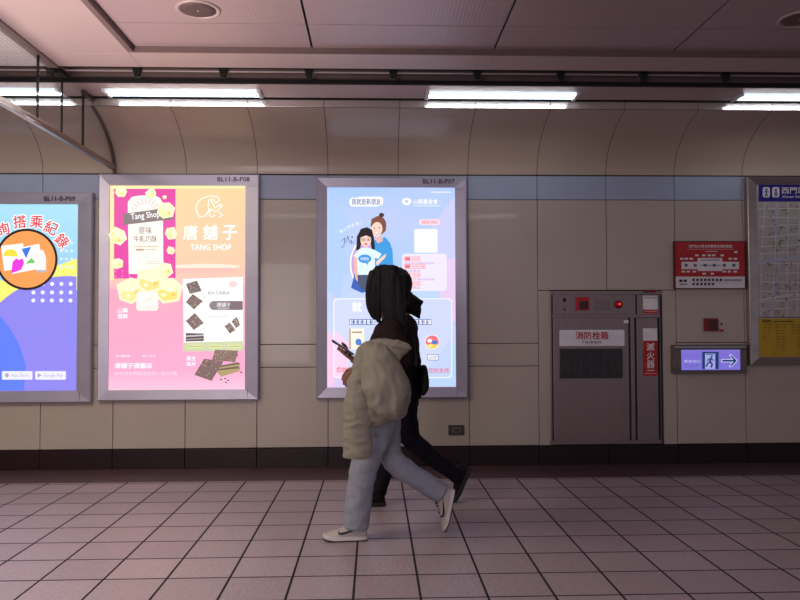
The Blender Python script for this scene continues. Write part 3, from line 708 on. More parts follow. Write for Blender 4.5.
# ------------------------------------------------------------------ hydrant cabinet
Yh = W - 0.02
A, B = at(550.2, 291, Yh), at(662, 443.6, Yh)
t = empty('hydrant_cabinet', ((A.x + B.x) / 2, Yh, B.z), 'brushed steel fire hydrant cabinet with two doors set into the wall', 'cabinet')
b = bmesh.new()
box(b, A.x, B.x, Yh + 0.012, W + 0.008, B.z, A.z, 1)
def bar(x0, y0, x1, y1, d=0.012, m=0): slab(b, x0, y0, x1, y1, Yh, d, m, 0.0015)
bar(550.2, 291, 662, 294.5); bar(550.2, 441, 662, 443.6); bar(550.2, 294.5, 552.6, 441); bar(659.4, 294.5, 662, 441); bar(552.6, 314.6, 659.4, 317.6); bar(630.3, 317.6, 635.8, 441)
obj('cabinet_frame', b, [M_steel, M_steeldark], t)
b = bmesh.new(); slab(b, 552.9, 294.8, 635.6, 314.3, Yh, 0.012, 0, 0.0015); cp = obj('control_panel', b, M_steel, t)
def disc(px, py, r, prof_h, m, name, parent, Y=Yh, n=24, sm=True):
    b = bmesh.new(); c = at(px, py, Y); k = Y / FPX
    lathe(b, c, (0, -1, 0), [(r * k, -0.003), (r * k, prof_h * 0.5), (r * k * 0.8, prof_h * 0.9), (r * k * 0.2, prof_h)], n); return obj(name, b, m, parent, sm)
disc(564.4, 300, 2.0, 0.003, M_black, 'socket', cp); disc(564.6, 309.6, 1.0, 0.003, M_black, 'socket', cp)
b = bmesh.new(); slab(b, 576, 297, 589.4, 310.2, Yh - 0.022, 0.024, 0, 0.004); al = obj('alarm_button', b, M_red, cp)
b = bmesh.new(); slab(b, 579.6, 301.2, 588.2, 309, Yh - 0.0235, 0.004, 0, 0.001); obj('button_cover', b, mat('dark_button_cover', (58, 18, 18), 0.25), al)
b = bmesh.new()
for i in range(8):
    for j in range(6): c = at(595.2 + 1.9 * i, 300 + 1.9 * j, Yh); lathe(b, (c.x, Yh, c.z), (0, -1, 0), [(0.0045, -0.001), (0.0045, 0.0008)], 8)
obj('speaker_holes', b, mat('dark_speaker_hole', (70, 58, 58), 0.7), cp)
b = bmesh.new(); c = at(618, 304.5, Yh); lathe(b, c, (0, -1, 0), [(0.036, -0.003), (0.036, 0.01), (0.030, 0.016)], 28); lr = obj('lamp_base', b, M_darkred, cp, True)
mlamp = glow((255, 40, 40), 1.6, 'red_indicator_lamp')
b = bmesh.new(); lathe(b, c, (0, -1, 0), [(0.026, 0.012), (0.025, 0.024), (0.017, 0.032), (0.005, 0.036)], 24); obj('indicator_lamp', b, mat('red_lamp_lens', (170, 16, 20), 0.2), lr, True)
b = bmesh.new(); lathe(b, (c.x + 0.004, c.y, c.z + 0.002), (0, -1, 0), [(0.011, 0.028), (0.009, 0.037), (0.002, 0.039)], 16); obj('lamp_bulb', b, mlamp, lr, True)
b = bmesh.new(); slab(b, 637, 294.8, 659, 314.3, Yh, 0.012, 0, 0.0015); up = obj('side_panel', b, M_steel, t)
b = bmesh.new(); slab(b, 553, 318, 629.8, 440.6, Yh - 0.004, 0.014, 0, 0.002); dr = obj('door', b, M_steel, t)
b = bmesh.new(); slab(b, 636.4, 318, 659, 440.6, Yh - 0.004, 0.014, 0, 0.002); d2 = obj('door', b, M_steel, t); d2['label'] = 'narrow right-hand door with the red extinguisher sticker'
Yd = Yh - 0.004
b = bmesh.new(); slab(b, 559.6, 348.8, 623, 378.2, Yd - 0.006, 0.006, 0, 0.002); wf = obj('window_frame', b, mat('dark_window_frame', (70, 58, 58), 0.4, 0.5), dr)
b = bmesh.new(); slab(b, 561.2, 350.6, 621.6, 376.8, Yd - 0.0075, 0.003, 0); obj('window_pane', b, mat('smoked_window_reflections', (34, 24, 24), 0.06, 0, 0.8, 9, stretch=(4, 1, 1)), wf)  # streaky tone in the pane colour stands in for reflections
b = bmesh.new(); slab(b, 559.4, 330, 624.6, 345.8, Yd - 0.003, 0.003, 0, 0.0008); sg = obj('name_plate', b, mat('white_name_plate', (226, 222, 232), 0.4), dr)
a = Art(Yd - 0.0035); a.text('消防栓箱', 592, 335.4, 7.6, M_red, w=32.5, bold=0.03); a.text('Hydrant', 592, 342.4, 4.0, M_ink, w=18.5, bold=0.01, slant=0.2); a.build('lettering', sg)
b = bmesh.new(); slab(b, 623.8, 320.2, 628.6, 323.2, Yd - 0.0025, 0.0025, 0); obj('small_sticker', b, M_white, dr)
def sticker(px0, py0, px1, py1, Y, parent, m, name='sticker'):
    b = bmesh.new(); slab(b, px0, py0, px1, py1, Y - 0.002, 0.002, 0); return obj(name, b, m, parent)
s1 = sticker(643, 295.6, 657.8, 313.6, Yh, up, M_white); a = Art(Yh - 0.0025); a.rect(643.2, 309.6, 657.7, 313.5, M_red); a.text('消防安全設備', 650.4, 297.6, 1.7, M_darkred, w=13)
a.rect(644.5, 311, 656.5, 312, mat('pale_red_ink', (220, 150, 150), 0.5)); a.build('printing', s1)
b = bmesh.new(); slab(b, 644, 289.7, 656, 292.4, Yh - 0.012, 0.014, 0, 0.002); obj('red_latch', b, M_darkred, t)
s2 = sticker(643, 328.3, 657.8, 376.2, Yd, d2, M_white); a = Art(Yd - 0.0025); a.rect(643.2, 340.6, 657.7, 376.1, M_red)
for ch, y in (('滅', 346.8), ('火', 355.6), ('器', 364.2)): a.text(ch, 650.6, y, 7.6, M_white, w=7.8, bold=0.02)
a.rect(647, 370, 654.5, 370.8, M_white); a.rect(645, 373, 656.5, 373.8, mat('pale_red_ink', (220, 150, 150), 0.5)); a.build('printing', s2)

# ------------------------------------------------------------------ red equipment plan sign
Ys = W - 0.03
A, B = at(674, 241, Ys), at(746, 289, Ys)
t = empty('information_sign', ((A.x + B.x) / 2, Ys, B.z), 'red sign with a white station plan, above the small red call box', 'sign')
b = bmesh.new(); slab(b, 674, 241, 746.2, 289, Ys, 0.03, 0, 0.003); obj('board', b, mat('dark_red_sign_edge', (92, 22, 24), 0.5), t)
b = bmesh.new(); slab(b, 675.6, 242, 745, 288.2, Ys - 0.002, 0.003, 0); fp = obj('face', b, mat('red_sign_face', (176, 34, 34), 0.4), t)
WI = mat('white_sign_ink', (226, 218, 222), 0.5); GI = mat('grey_sign_ink', (150, 150, 164), 0.5)
a = Art(Ys - 0.0025); a.rect(675.8, 276.6, 744.8, 288, WI); a.rect(681.4, 261.8, 739, 269.2, WI); a.rect(697.4, 258, 722.3, 271, WI)
a.rect(700.5, 259.4, 719.5, 260.6, GI); a.rect(699.5, 264.8, 720.5, 266, GI)
for x in (686, 695, 705, 714, 724, 733.5): a.rect(x - 1.6, 264, x + 1.6, 266.6, mat('blue_grey_ink', (88, 92, 120), 0.5))
for y, xs_ in ((255.4, (696.5, 703.5, 709, 713.5, 722)), (258.8, (681.5, 686, 691, 730, 735)), (271.6, (683, 688, 694, 724, 729, 735)), (273.8, (704, 712))):
    for k, x in enumerate(xs_): a.k -= 1; a.rect(x - 1.7, y - 0.9, x + 1.7, y + 0.9, WI)
a.rect(734, 251, 737, 253.2, WI); a.rect(705, 251.2, 717, 251.9, WI); a.rect(687, 249, 733.5, 249.6, mat('pale_red_ink', (220, 150, 150), 0.5))
a.text('西門站火警自動警報設備配置圖', 710, 246.3, 2.9, WI, w=43, bold=0.015)
for x in (680.5, 685): a.rect(x - 1.7, 279.6, x + 1.3, 282, M_ink)
a.rect(679, 284, 687, 284.8, M_ink)
for j, y in enumerate((280, 284.2)):
    for k in range(8 if j == 0 else 6): a.k -= 1; a.rect(692 + 3.9 * k, y - 1.3, 694.2 + 3.9 * k, y + 1.1, M_ink)
a.rect(723.5, 279.2, 741, 281, GI); a.build('printed_plan', fp)

# ------------------------------------------------------------------ small red call box
Yc = W - 0.035
A, B = at(705, 318.4, Yc), at(718.4, 331, Yc)
t = empty('fire_call_box', ((A.x + B.x) / 2, Yc, B.z), 'small square red fire call box between the red sign and the lit exit sign', 'call box')
b = bmesh.new(); slab(b, 705, 318.4, 718.4, 331, Yc, 0.035, 0, 0.004); obj('box', b, M_darkred, t)
b = bmesh.new(); slab(b, 709.4, 320.6, 717.4, 329.6, Yc - 0.003, 0.004, 0, 0.001); obj('button_cover', b, mat('dark_button_cover', (58, 18, 18), 0.25), t)
b = bmesh.new(); slab(b, 718.6, 320, 724, 332, W - 0.003, 0.003, 0); lb = obj('side_label', b, mat('pale_label', (196, 180, 172), 0.5), t)
a = Art(W - 0.0035); a.rect(719, 329.2, 723.8, 331.8, M_red); a.rect(720.5, 323.2, 722.6, 325, M_ink); a.build('printing', lb)

# ------------------------------------------------------------------ lit exit sign
Ye = W - 0.055
A, B = at(673, 345, Ye), at(747, 373.3, Ye)
t = empty('exit_sign', ((A.x + B.x) / 2, Ye, B.z), 'lit violet exit sign with a running figure and an arrow, in a steel housing', 'exit sign')
b = bmesh.new()
for q in ((673, 345, 747, 349.6), (673, 370.2, 747, 373.3), (673, 349.6, 681.6, 370.2), (740.4, 349.6, 747, 370.2)): slab(b, *q, Ye, 0.055, 0, 0.004)
obj('housing', b, mat('dark_steel_housing', (122, 108, 104), 0.3, 0.8), t)
b = bmesh.new(); slab(b, 674.5, 346.2, 745.5, 347.8, Ye - 0.004, 0.006, 0, 0.0015); obj('top_highlight', b, M_steel2, t)  # brighter steel strip put in as the highlight along the housing top
b = bmesh.new(); slab(b, 681.4, 349.4, 740.6, 370.4, Ye + 0.008, 0.01, 0); ep = obj('lit_panel', b, glow_print('violet_exit_panel', [(0, (140, 128, 246)), (0.6, (138, 122, 240)), (1, (156, 144, 250))], at(0, 370, Ye).z, at(0, 350, Ye).z, 0, 0, e=0.7), t)
EI = glow((26, 62, 116), 0.8); EW = glow((214, 214, 255), 0.9); EP = glow((120, 110, 205), 0.7)
a = Art(Ye + 0.0075)
a.rect(702.2, 351.8, 718.6, 369, EI); a.rect(705, 353.4, 715.2, 369, glow((176, 176, 244), 0.85)); a.rect(706, 353.8, 714.5, 354.6, EI)
a.ell(711.6, 356.6, 1.1, 1.1, EI, n=10); a.line([(711.4, 358), (709.6, 361.6), (712.2, 364), (711, 367.6)], 1.7, EI); a.line([(709.6, 361.8), (707.4, 363.6), (706, 366.6)], 1.5, EI); a.line([(711, 358.4), (708, 359.2), (707.2, 361)], 1.1, EI); a.line([(711, 358.8), (713.4, 360.6)], 1.1, EI)
a.line([(721, 360.7), (735, 360.7)], 3.2, EW); a.poly([(728.6, 354.6), (731.4, 354.4), (737.4, 360.7), (731.4, 367), (728.2, 367), (733.2, 360.7)], EW)
a.line([(721.8, 360.7), (735, 360.7)], 1.9, EI); a.poly([(729.8, 355.4), (731.6, 355.4), (736.4, 360.7), (731.2, 366.2), (729.4, 366.2), (734, 360.7)], EI)
a.text('緊急出口', 692, 361.2, 2.6, EW, w=16); a.text('EXIT', 692, 366, 3.0, EP, w=14)
a.build('printed_symbols', ep)

# ------------------------------------------------------------------ map board at the right
Ym = W - 0.07
A, B = at(747.4, 176.6, Ym), at(900, 364.4, Ym)
t = empty('map_board', ((A.x + B.x) / 2, Ym, B.z), 'station area map board in a wide steel frame at the right edge', 'map board')
b = bmesh.new()
X0, X1, Z1, Zb = A.x, B.x, A.z, B.z
ia, ib = at(758.2, 184, Ym), at(889, 357, Ym)
o = [(X0, Z1), (X1, Z1), (X1, Zb), (X0, Zb)]; i = [(ia.x, ia.z), (ib.x, ia.z), (ib.x, ib.z), (ia.x, ib.z)]
rs = [[b.verts.new((q[0], y, q[1])) for q in pq] for pq, y in ((o, W), (o, Ym + 0.004), ([(X0 + .004, Z1 - .004), (X1 - .004, Z1 - .004), (X1 - .004, Zb + .004), (X0 + .004, Zb + .004)], Ym), (i, Ym + 0.03), (i, Ym + 0.05))]
for ra, rb in zip(rs, rs[1:]):
    for k in range(4): b.faces.new((ra[k], ra[(k + 1) % 4], rb[(k + 1) % 4], rb[k]))
bmesh.ops.recalc_face_normals(b, faces=b.faces[:]); obj('frame', b, mat('satin_steel_frame', (180, 168, 164), 0.3, 0.8, 0.1, 5, stretch=(1, 1, 3)), t)
Yq = Ym + 0.032
b = bmesh.new(); box(b, ia.x - 0.003, ib.x + 0.003, Yq, Yq + 0.008, ib.z - 0.003, ia.z + 0.003); sh = obj('map_sheet', b, mat('grey_map_paper', (176, 166, 160), 0.45, 0, 0.05, 14), t)
a = Art(Yq)
NB = mat('navy_map_header', (30, 22, 128), 0.4); ML = mat('map_road_ink', (206, 202, 208), 0.5); MT = mat('map_text_ink', (82, 72, 74), 0.5); MG_ = mat('map_park_ink', (140, 132, 92), 0.5); MY = mat('yellow_map_legend', (188, 150, 28), 0.45); MC = mat('map_block_ink', (160, 148, 142), 0.5); MV = mat('map_river_ink', (168, 176, 198), 0.5)
a.rect(758.4, 184.2, 888.8, 201.6, NB)
rnd = random.Random(11)
for k in range(26):
    x, y = 762 + 122 * rnd.random(), 206 + 106 * rnd.random(); w_, h_ = 3 + 6 * rnd.random(), 3 + 5 * rnd.random()
    a.k -= 1 if k else 0; a.rect(x, y, min(x + w_, 886), y + h_, MG_ if k % 5 == 0 else MC)
for k in range(12): y = 207 + 9.3 * k; a.k -= 1 if k else 0; a.line([(759, y + 3 * rnd.random()), (800, y - 2 + 4 * rnd.random()), (888, y - 3 + 4 * rnd.random())], 0.9, ML)
for k in range(11): x = 764 + 11.5 * k; a.k -= 1; a.line([(x + 2 * rnd.random(), 202), (x - 3 + 4 * rnd.random(), 260), (x - 4 + 4 * rnd.random(), 318)], 0.9, ML)
a.line([(777, 202), (776, 235), (780, 262), (770, 318)], 2.2, MV); a.line([(759, 262), (780, 259), (840, 257), (888, 258)], 2.4, MV); a.line([(759, 300), (790, 295), (888, 288)], 1.8, ML)
for k in range(230):
    x, y = 760 + 126 * rnd.random(), 204 + 112 * rnd.random(); a.k -= 1 if k else 0
    if rnd.random() < .6: w_, h_ = 1.2 + 2.6 * rnd.random(), 0.8
    else: w_, h_ = 0.9, 1.2 + 2 * rnd.random()
    a.rect(x, y, min(x + w_, 888), min(y + h_, 317), MT)
a.rect(758.4, 318.6, 888.8, 356.8, MY); a.rect(759, 316.9, 888, 317.6, MT)
for x, r in ((766, 0), (775.4, 0)): a.rrect(x - 3.6, 187.2, x + 3.6, 197.6, 2, WI)
a.ell(766, 189.8, 1.1, 1.1, NB, n=10); a.line([(766, 191), (766, 194), (764.6, 196.6)], 1, NB); a.line([(766, 194), (767.4, 196.6)], 1, NB); a.line([(764, 192), (768, 192)], 0.8, NB)
a.ell(775.4, 189.8, 1.1, 1.1, NB, n=10); a.line([(775.4, 191), (774, 194.6), (776.8, 194.6), (775.4, 191)], 0.9, NB); a.line([(774.6, 194.6), (774.6, 196.8)], .8, NB); a.line([(776.2, 194.6), (776.2, 196.8)], .8, NB)
a.text('西門站周邊資訊圖', 813, 190.6, 6.6, WI, w=64, bold=0.02); a.text('Ximen Station Vicinity Map', 806, 197.2, 3.6, WI, w=50, bold=0.01, slant=0.2)
a.text('街道索引', 766, 321.2, 2.2, M_ink, w=9, bold=0.03); a.rect(773, 321, 792, 321.8, M_ink)
for k, x in enumerate((762.5, 767, 775, 781, 791, 797, 806, 815, 826, 838, 850, 862, 874)):
    n = (5, 4, 8, 10, 4, 9, 8, 9, 7, 8, 9, 6, 8)[k]
    for j in range(n): a.k -= 1; a.rect(x, 324.4 + 2.9 * j, x + 2.2 + 2 * rnd.random(), 325.1 + 2.9 * j, mat('brown_legend_ink', (120, 92, 20), 0.5))
a.build('printed_map', sh)

# ------------------------------------------------------------------ wall outlet
Yo = W - 0.012
A, B = at(448.4, 425.2, Yo), at(464.2, 435, Yo)
t = empty('wall_outlet', ((A.x + B.x) / 2, Yo, B.z), 'small dark metal outlet plate low on the wall right of the walkers', 'outlet')
b = bmesh.new(); slab(b, 448.4, 425.2, 464.2, 435, Yo, 0.012, 0, 0.003); obj('plate', b, mat('dark_outlet_plate', (74, 66, 66), 0.4, 0.4), t)
b = bmesh.new(); slab(b, 451.6, 427.4, 461, 433, Yo - 0.004, 0.006, 0, 0.002); obj('socket_cover', b, mat('grey_outlet_cover', (104, 96, 96), 0.4, 0.4), t)
b = bmesh.new(); slab(b, 454, 429.8, 459.4, 431, Yo - 0.006, 0.003, 0, 0.0005); obj('slot', b, M_black, t)

# ------------------------------------------------------------------ people
def tube(bm, pts, rads, ref=(0, 1, 0), n=16, cap=0.55):
    """closed swept limb: elliptical rings (in-plane radius, radius along ref) with domed ends"""
    pts = [Vector(p) for p in pts]; rads = [(r, r) if not isinstance(r, tuple) else r for r in rads]; ref = Vector(ref)
    d0 = (pts[0] - pts[1]).normalized(); d1 = (pts[-1] - pts[-2]).normalized()
    m0 = min(rads[0]); m1 = min(rads[-1])
    P = [pts[0] + d0 * m0 * cap, pts[0] + d0 * m0 * cap * .6] + pts + [pts[-1] + d1 * m1 * cap * .6, pts[-1] + d1 * m1 * cap]
    sc = lambda r, k: (r[0] * k, r[1] * k)
    Q = [sc(rads[0], .35), sc(rads[0], .8)] + rads + [sc(rads[-1], .8), sc(rads[-1], .35)]
    rings = []
    for i, (p, r) in enumerate(zip(P, Q)):
        a = P[min(i + 1, len(P) - 1)] - P[max(i - 1, 0)]
        a.normalize(); s = a.cross(ref)
        if s.length < 1e-3: s = a.orthogonal()
        s.normalize(); b = s.cross(a).normalized()
        rings.append([bm.verts.new(p + s * r[0] * math.cos(2 * math.pi * k / n) + b * r[1] * math.sin(2 * math.pi * k / n)) for k in range(n)])
    fs = []
    for ra, rb in zip(rings, rings[1:]):
        for k in range(n): fs.append(bm.faces.new((ra[k], ra[(k + 1) % n], rb[(k + 1) % n], rb[k])))
    fs.append(bm.faces.new(rings[0][::-1])); fs.append(bm.faces.new(rings[-1]))
    bmesh.ops.recalc_face_normals(bm, faces=fs)
def smooth_path(pts, rads, k=4):
    """Catmull-Rom resampling of a limb"""
    rads = [(r, r) if not isinstance(r, tuple) else r for r in rads]; P = [Vector(p) for p in pts]; op, orr = [], []
    for i in range(len(P) - 1):
        p0, p1, p2, p3 = P[max(i - 1, 0)], P[i], P[i + 1], P[min(i + 2, len(P) - 1)]
        for j in range(k):
            t = j / k
            op.append(0.5 * (2 * p1 + (p2 - p0) * t + (2 * p0 - 5 * p1 + 4 * p2 - p3) * t * t + (3 * p1 - p0 - 3 * p2 + p3) * t ** 3))
            u = t * t * (3 - 2 * t); orr.append(tuple(rads[i][q] * (1 - u) + rads[i + 1][q] * u for q in (0, 1)))
    op.append(P[-1]); orr.append(rads[-1])
    return op, orr
def limb(bm, pts, rads, k=4, **kw): tube(bm, *smooth_path(pts, rads, k), **kw)
def ball(bm, c, rx, ry, rz, rot=None, deform=None):
    t = bmesh.new(); bmesh.ops.create_icosphere(t, subdivisions=4, radius=1.0)
    M = rot or Matrix.Identity(3)
    for v in t.verts:
        q = v.co.copy()
        if deform: q = deform(q)
        v.co = Vector(c) + M @ Vector((q.x * rx, q.y * ry, q.z * rz))
    merge(bm, t)
def sculpt(name, bm, m, parent, voxel=0.008, smooth=4, folds=None, loc=None):
    """fuse the closed pieces into one continuous skin, smooth it and press folds into it"""
    me = bpy.data.meshes.new(name); bm.to_mesh(me); bm.free()
    o = bpy.data.objects.new(name, me); COL.objects.link(o)
    r = o.modifiers.new('fuse', 'REMESH'); r.mode = 'VOXEL'; r.voxel_size = voxel
    s = o.modifiers.new('smooth', 'SMOOTH'); s.factor = 0.5; s.iterations = smooth
    dg = bpy.context.evaluated_depsgraph_get(); dg.update()
    me2 = bpy.data.meshes.new_from_object(o.evaluated_get(dg))
    bpy.data.objects.remove(o); bpy.data.meshes.remove(me)
    if folds:
        st, sx, sy, sz, ridge = folds
        ns = [v.normal.copy() for v in me2.vertices]
        for v, nn in zip(me2.vertices, ns):
            q = Vector((v.co.x * sx, v.co.y * sy, v.co.z * sz))
            w = mnoise.noise(q) + 0.5 * mnoise.noise(q * 2.1 + Vector((7, 3, 1)))
            if ridge: w = 1 - 2.2 * abs(w)
            v.co += nn * st * w
    me2.name = name; me2.materials.clear(); me2.materials.append(m)
    for p in me2.polygons: p.use_smooth = True
    return link(name, me2, parent)
def hand(bm, wrist, kn, spread, fdir, curl, bends=(15, 30, 30), thumb=None, k=1.0):
    """palm of four fused metacarpals, four unequal bent fingers and a thumb"""
    wrist, kn, spread, fdir, curl = Vector(wrist), Vector(kn), Vector(spread).normalized(), Vector(fdir).normalized(), Vector(curl).normalized()
    for i, f in enumerate((0.93, 1.05, 0.98, 0.78)):
        off = (i - 1.5) * 0.0215 * k
        root = kn + spread * off - fdir * (0.004 if i in (1, 2) else 0.008)
        tube(bm, [wrist + spread * off * 0.45, (wrist + spread * off * .7 + root) / 2, root], [(0.013 * k, 0.013 * k), (0.0135 * k, 0.0125 * k), (0.0105 * k, 0.0105 * k)], ref=curl)
        p = root; ang = 0; pts = [p]
        for L, b in zip((0.043, 0.027, 0.021), bends):
            ang += R(b); p = p + (fdir * math.cos(ang) + curl * math.sin(ang)) * L * f * k; pts.append(p)
        tube(bm, pts, [0.0088 * k, 0.0084 * k, 0.0078 * k, 0.0064 * k], ref=spread, n=10)
    if thumb: tube(bm, thumb, [0.014 * k, 0.012 * k, 0.0105 * k, 0.0085 * k][:len(thumb)], ref=curl, n=10)
def head(bm, c, fwd, h=0.215):
    """human head with brow, eye sockets, nose, lips, chin and ears; returns its frame"""
    f = Vector(fwd).normalized(); s = Vector((0, 1, 0)); u = s.cross(f) * -1
    if u.z < 0: u = -u
    u.normalize(); s = u.cross(f).normalized()
    c = Vector(c); k = h / 0.215
    def g(x, y, sx, sy): return math.exp(-(x / sx) ** 2 - (y / sy) ** 2)
    def df(q):
        a, b, z = q.x, q.y, q.z
        w = 1.0 - 0.30 * max(0, -z) ** 1.3
        b2 = b * w; a2 = a * (1 - 0.10 * max(0, -z)) + 0.10 * max(0, -z) * (1 if a > 0 else -.4)
        if a > 0:
            a2 -= 0.07 * max(0, 1 - abs(b) * 1.2) * 0
            a2 += 0.26 * g(b, z + 0.22, 0.16, 0.16) + 0.13 * g(b, z + 0.05, 0.10, 0.20)          # nose
            a2 -= 0.13 * (g(b - 0.36, z - 0.04, 0.2, 0.12) + g(b + 0.36, z - 0.04, 0.2, 0.12))     # sockets
            a2 += 0.05 * g(b, z - 0.24, 0.5, 0.10)                                                  # brow
            a2 += 0.07 * g(b, z + 0.50, 0.24, 0.055) + 0.07 * g(b, z + 0.61, 0.22, 0.055) - 0.05 * g(b, z + 0.555, 0.26, 0.03)  # lips
            a2 += 0.12 * g(b, z + 0.84, 0.26, 0.16)                                                 # chin
        return Vector((a2, b2, z))
    M = Matrix((f, s, u)).transposed()
    ball(bm, c, 0.094 * k, 0.075 * k, 0.112 * k, M, df)
    for sg in (-1, 1):
        e = c + s * sg * 0.073 * k - f * 0.006 - u * 0.008
        ball(bm, e, 0.017 * k, 0.008 * k, 0.030 * k, M)
    return f, s, u, k
def eyes(parent, c, fr):
    f, s, u, k = fr; c = Vector(c)
    for sg in (-1, 1):
        b = bmesh.new(); e = c + f * 0.0705 * k + s * sg * 0.029 * k + u * 0.005 * k
        ball(b, e, 0.0108 * k, 0.0108 * k, 0.0108 * k); ob = obj('eye', b, mat('eye_white', (226, 220, 216), 0.2), parent, True)
        b = bmesh.new(); lathe(b, e, f, [(0.0058 * k, 0.0085 * k), (0.0054 * k, 0.0098 * k), (0.002 * k, 0.0112 * k)], 16); obj('iris', b, mat('dark_iris', (30, 20, 18), 0.15), ob, True)
def shoe(parent, heel, toe, up, mats_, L=0.26, logo=True, label=None, loop=False):
    """low sneaker: shaped upper, thick sole, side mark, laces"""
    heel, toe = Vector(heel), Vector(toe); ax = (toe - heel).normalized(); up = Vector(up); up = (up - ax * up.dot(ax)).normalized(); sd = up.cross(ax).normalized()
    M = lambda x, y, z: heel + ax * x * L + sd * y + up * z
    prof_ = [(-0.01, .020, .060), (0.02, .031, .086), (.10, .036, .098), (.22, .037, .098), (.34, .037, .090), (.46, .039, .080), (.60, .043, .066), (.74, .0445, .054), (.86, .041, .046), (.94, .032, .040), (.99, .017, .032)]
    def wid(x):
        for (xa, wa, _), (xb, wb, _2) in zip(prof_, prof_[1:]):
            if xa <= x <= xb: t = (x - xa) / (xb - xa); return wa * (1 - t) + wb * t
        return 0.02
    def side(x, z):           # half width of the upper at height z
        w = wid(x)
        for (xa, _, ha), (xb, _2, hb) in zip(prof_, prof_[1:]):
            if xa <= x <= xb: t = (x - xa) / (xb - xa); h = ha * (1 - t) + hb * t; break
        q = min(1, max(0, (z - .02) / (h - .02))); return w * (1 - q ** 2.6) ** 0.42
    b = bmesh.new(); rings = []
    for x, w, h in prof_:
        ring = []
        for i in range(17):
            a = math.pi * i / 16; ca, sa = math.cos(a), math.sin(a)
            ring.append(b.verts.new(M(x, w * math.copysign(abs(ca) ** .85, ca), .02 + (h - .02) * sa ** .8)))
        rings.append(ring)
    for ra, rb in zip(rings, rings[1:]):
        for i in range(16): b.faces.new((ra[i], ra[i + 1], rb[i + 1], rb[i]))
        b.faces.new((ra[0], rb[0], rb[16], ra[16]))
    b.faces.new(rings[0]); b.faces.new(rings[-1][::-1]); bmesh.ops.recalc_face_normals(b, faces=b.faces[:])
    up_ = obj('shoe', b, mats_[0], parent, True)
    if label: up_['label'] = label
    b = bmesh.new(); out = [(x, w + .004) for x, w, _ in prof_] + [(1.015, .010)]; out[0] = (-.025, .022)
    poly = [(x, w) for x, w in out] + [(x, -w) for x, w in out[::-1]]
    lift = lambda x: .010 * max(0, x - .72) / .28
    lo = [b.verts.new(M(x, y * .96, 0.001 + lift(x))) for x, y in poly]; lm = [b.verts.new(M(x, y, 0.008 + lift(x))) for x, y in poly]; hi = [b.verts.new(M(x, y, .028 + lift(x) * .6)) for x, y in poly]
    n = len(poly)
    for ra, rb, mi in ((lo, lm, 1), (lm, hi, 0)):
        for i in range(n): b.faces.new((ra[i], ra[(i + 1) % n], rb[(i + 1) % n], rb[i])).material_index = mi
    b.faces.new(hi); f_ = b.faces.new(lo[::-1]); f_.material_index = 1
    bmesh.ops.recalc_face_normals(b, faces=b.faces[:]); obj('sole', b, [mats_[1], mats_[2]], up_)
    if logo:
        for sg in (-1, 1):
            b = bmesh.new()
            cur = [(.62, .050), (.50, .040), (.40, .036), (.33, .040), (.30, .050), (.315, .062), (.35, .070), (.345, .060), (.36, .054), (.42, .050), (.52, .053), (.70, .062)] if 0 else [(.22, .066), (.34, .056), (.46, .046), (.56, .041), (.63, .042), (.66, .047), (.655, .055), (.635, .062), (.632, .055), (.615, .052), (.56, .053), (.46, .057), (.34, .063)]
            fs = [b.verts.new(M(x, sg * (side(x, z) + .0028), z)) for x, z in cur]
            f_ = b.faces.new(fs); bmesh.ops.triangulate(b, faces=[f_]); g = bmesh.ops.solidify(b, geom=b.faces[:], thickness=0.0012)
            obj('side_emblem', b, mats_[3], up_)
    b = bmesh.new()
    for i in range(4):
        x = .40 + .07 * i; z = .088 - .011 * i
        tube(b, [M(x, -.016, z - .004), M(x + .01, 0, z + .004), M(x, .016, z - .004)], [.0035] * 3, ref=ax, n=6)
    obj('laces', b, mats_[1] if logo else mats_[2], up_)
    if loop:
        b = bmesh.new(); tube(b, [M(-.01, 0, .080), M(-.06, 0, .100), M(-.05, 0, .122), M(.03, 0, .100)], [.005] * 4, ref=sd, n=6); obj('pull_loop', b, mats_[0], up_)
    return up_

M_skin = mat('skin', (150, 108, 88), 0.5, 0, 0.06, 20)
M_hair = mat('black_hair', (13, 9, 10), 0.55, 0, 0.3, 30, bump=0.5, bscale=90, stretch=(3, 3, 0.25), spec=0.25)
M_shirt = mat('dark_maroon_knit', (38, 23, 27), 0.9, 0, 0.12, 60, bump=0.25, bscale=220, spec=0.2)
M_jean = mat('pale_grey_denim', (140, 142, 154), 0.85, 0, 0.08, 25, bump=0.2, bscale=260)
M_olive = mat('beige_olive_cotton', (138, 132, 117), 0.8, 0, 0.07, 18, bump=0.18, bscale=120)
M_olive2 = mat('beige_olive_lining', (66, 58, 48), 0.85, 0, 0.08, 18, bump=0.18, bscale=120)
M_shoe = mat('off_white_leather', (178, 166, 160), 0.5, 0, 0.05, 20); M_sole = mat('white_rubber', (204, 194, 192), 0.55); M_out = mat('dark_rubber', (26, 22, 24), 0.7); M_mark = mat('black_leather', (14, 12, 14), 0.4)
M_bjack = mat('black_nylon', (17, 12, 14), 0.7, 0, 0.12, 20, bump=0.12, bscale=120, spec=0.2); M_bjean = mat('dark_navy_denim', (17, 16, 27), 0.9, 0, 0.1, 30, bump=0.15, bscale=200, spec=0.2)
M_bshoe = mat('black_suede', (17, 12, 13), 0.8, spec=0.2)

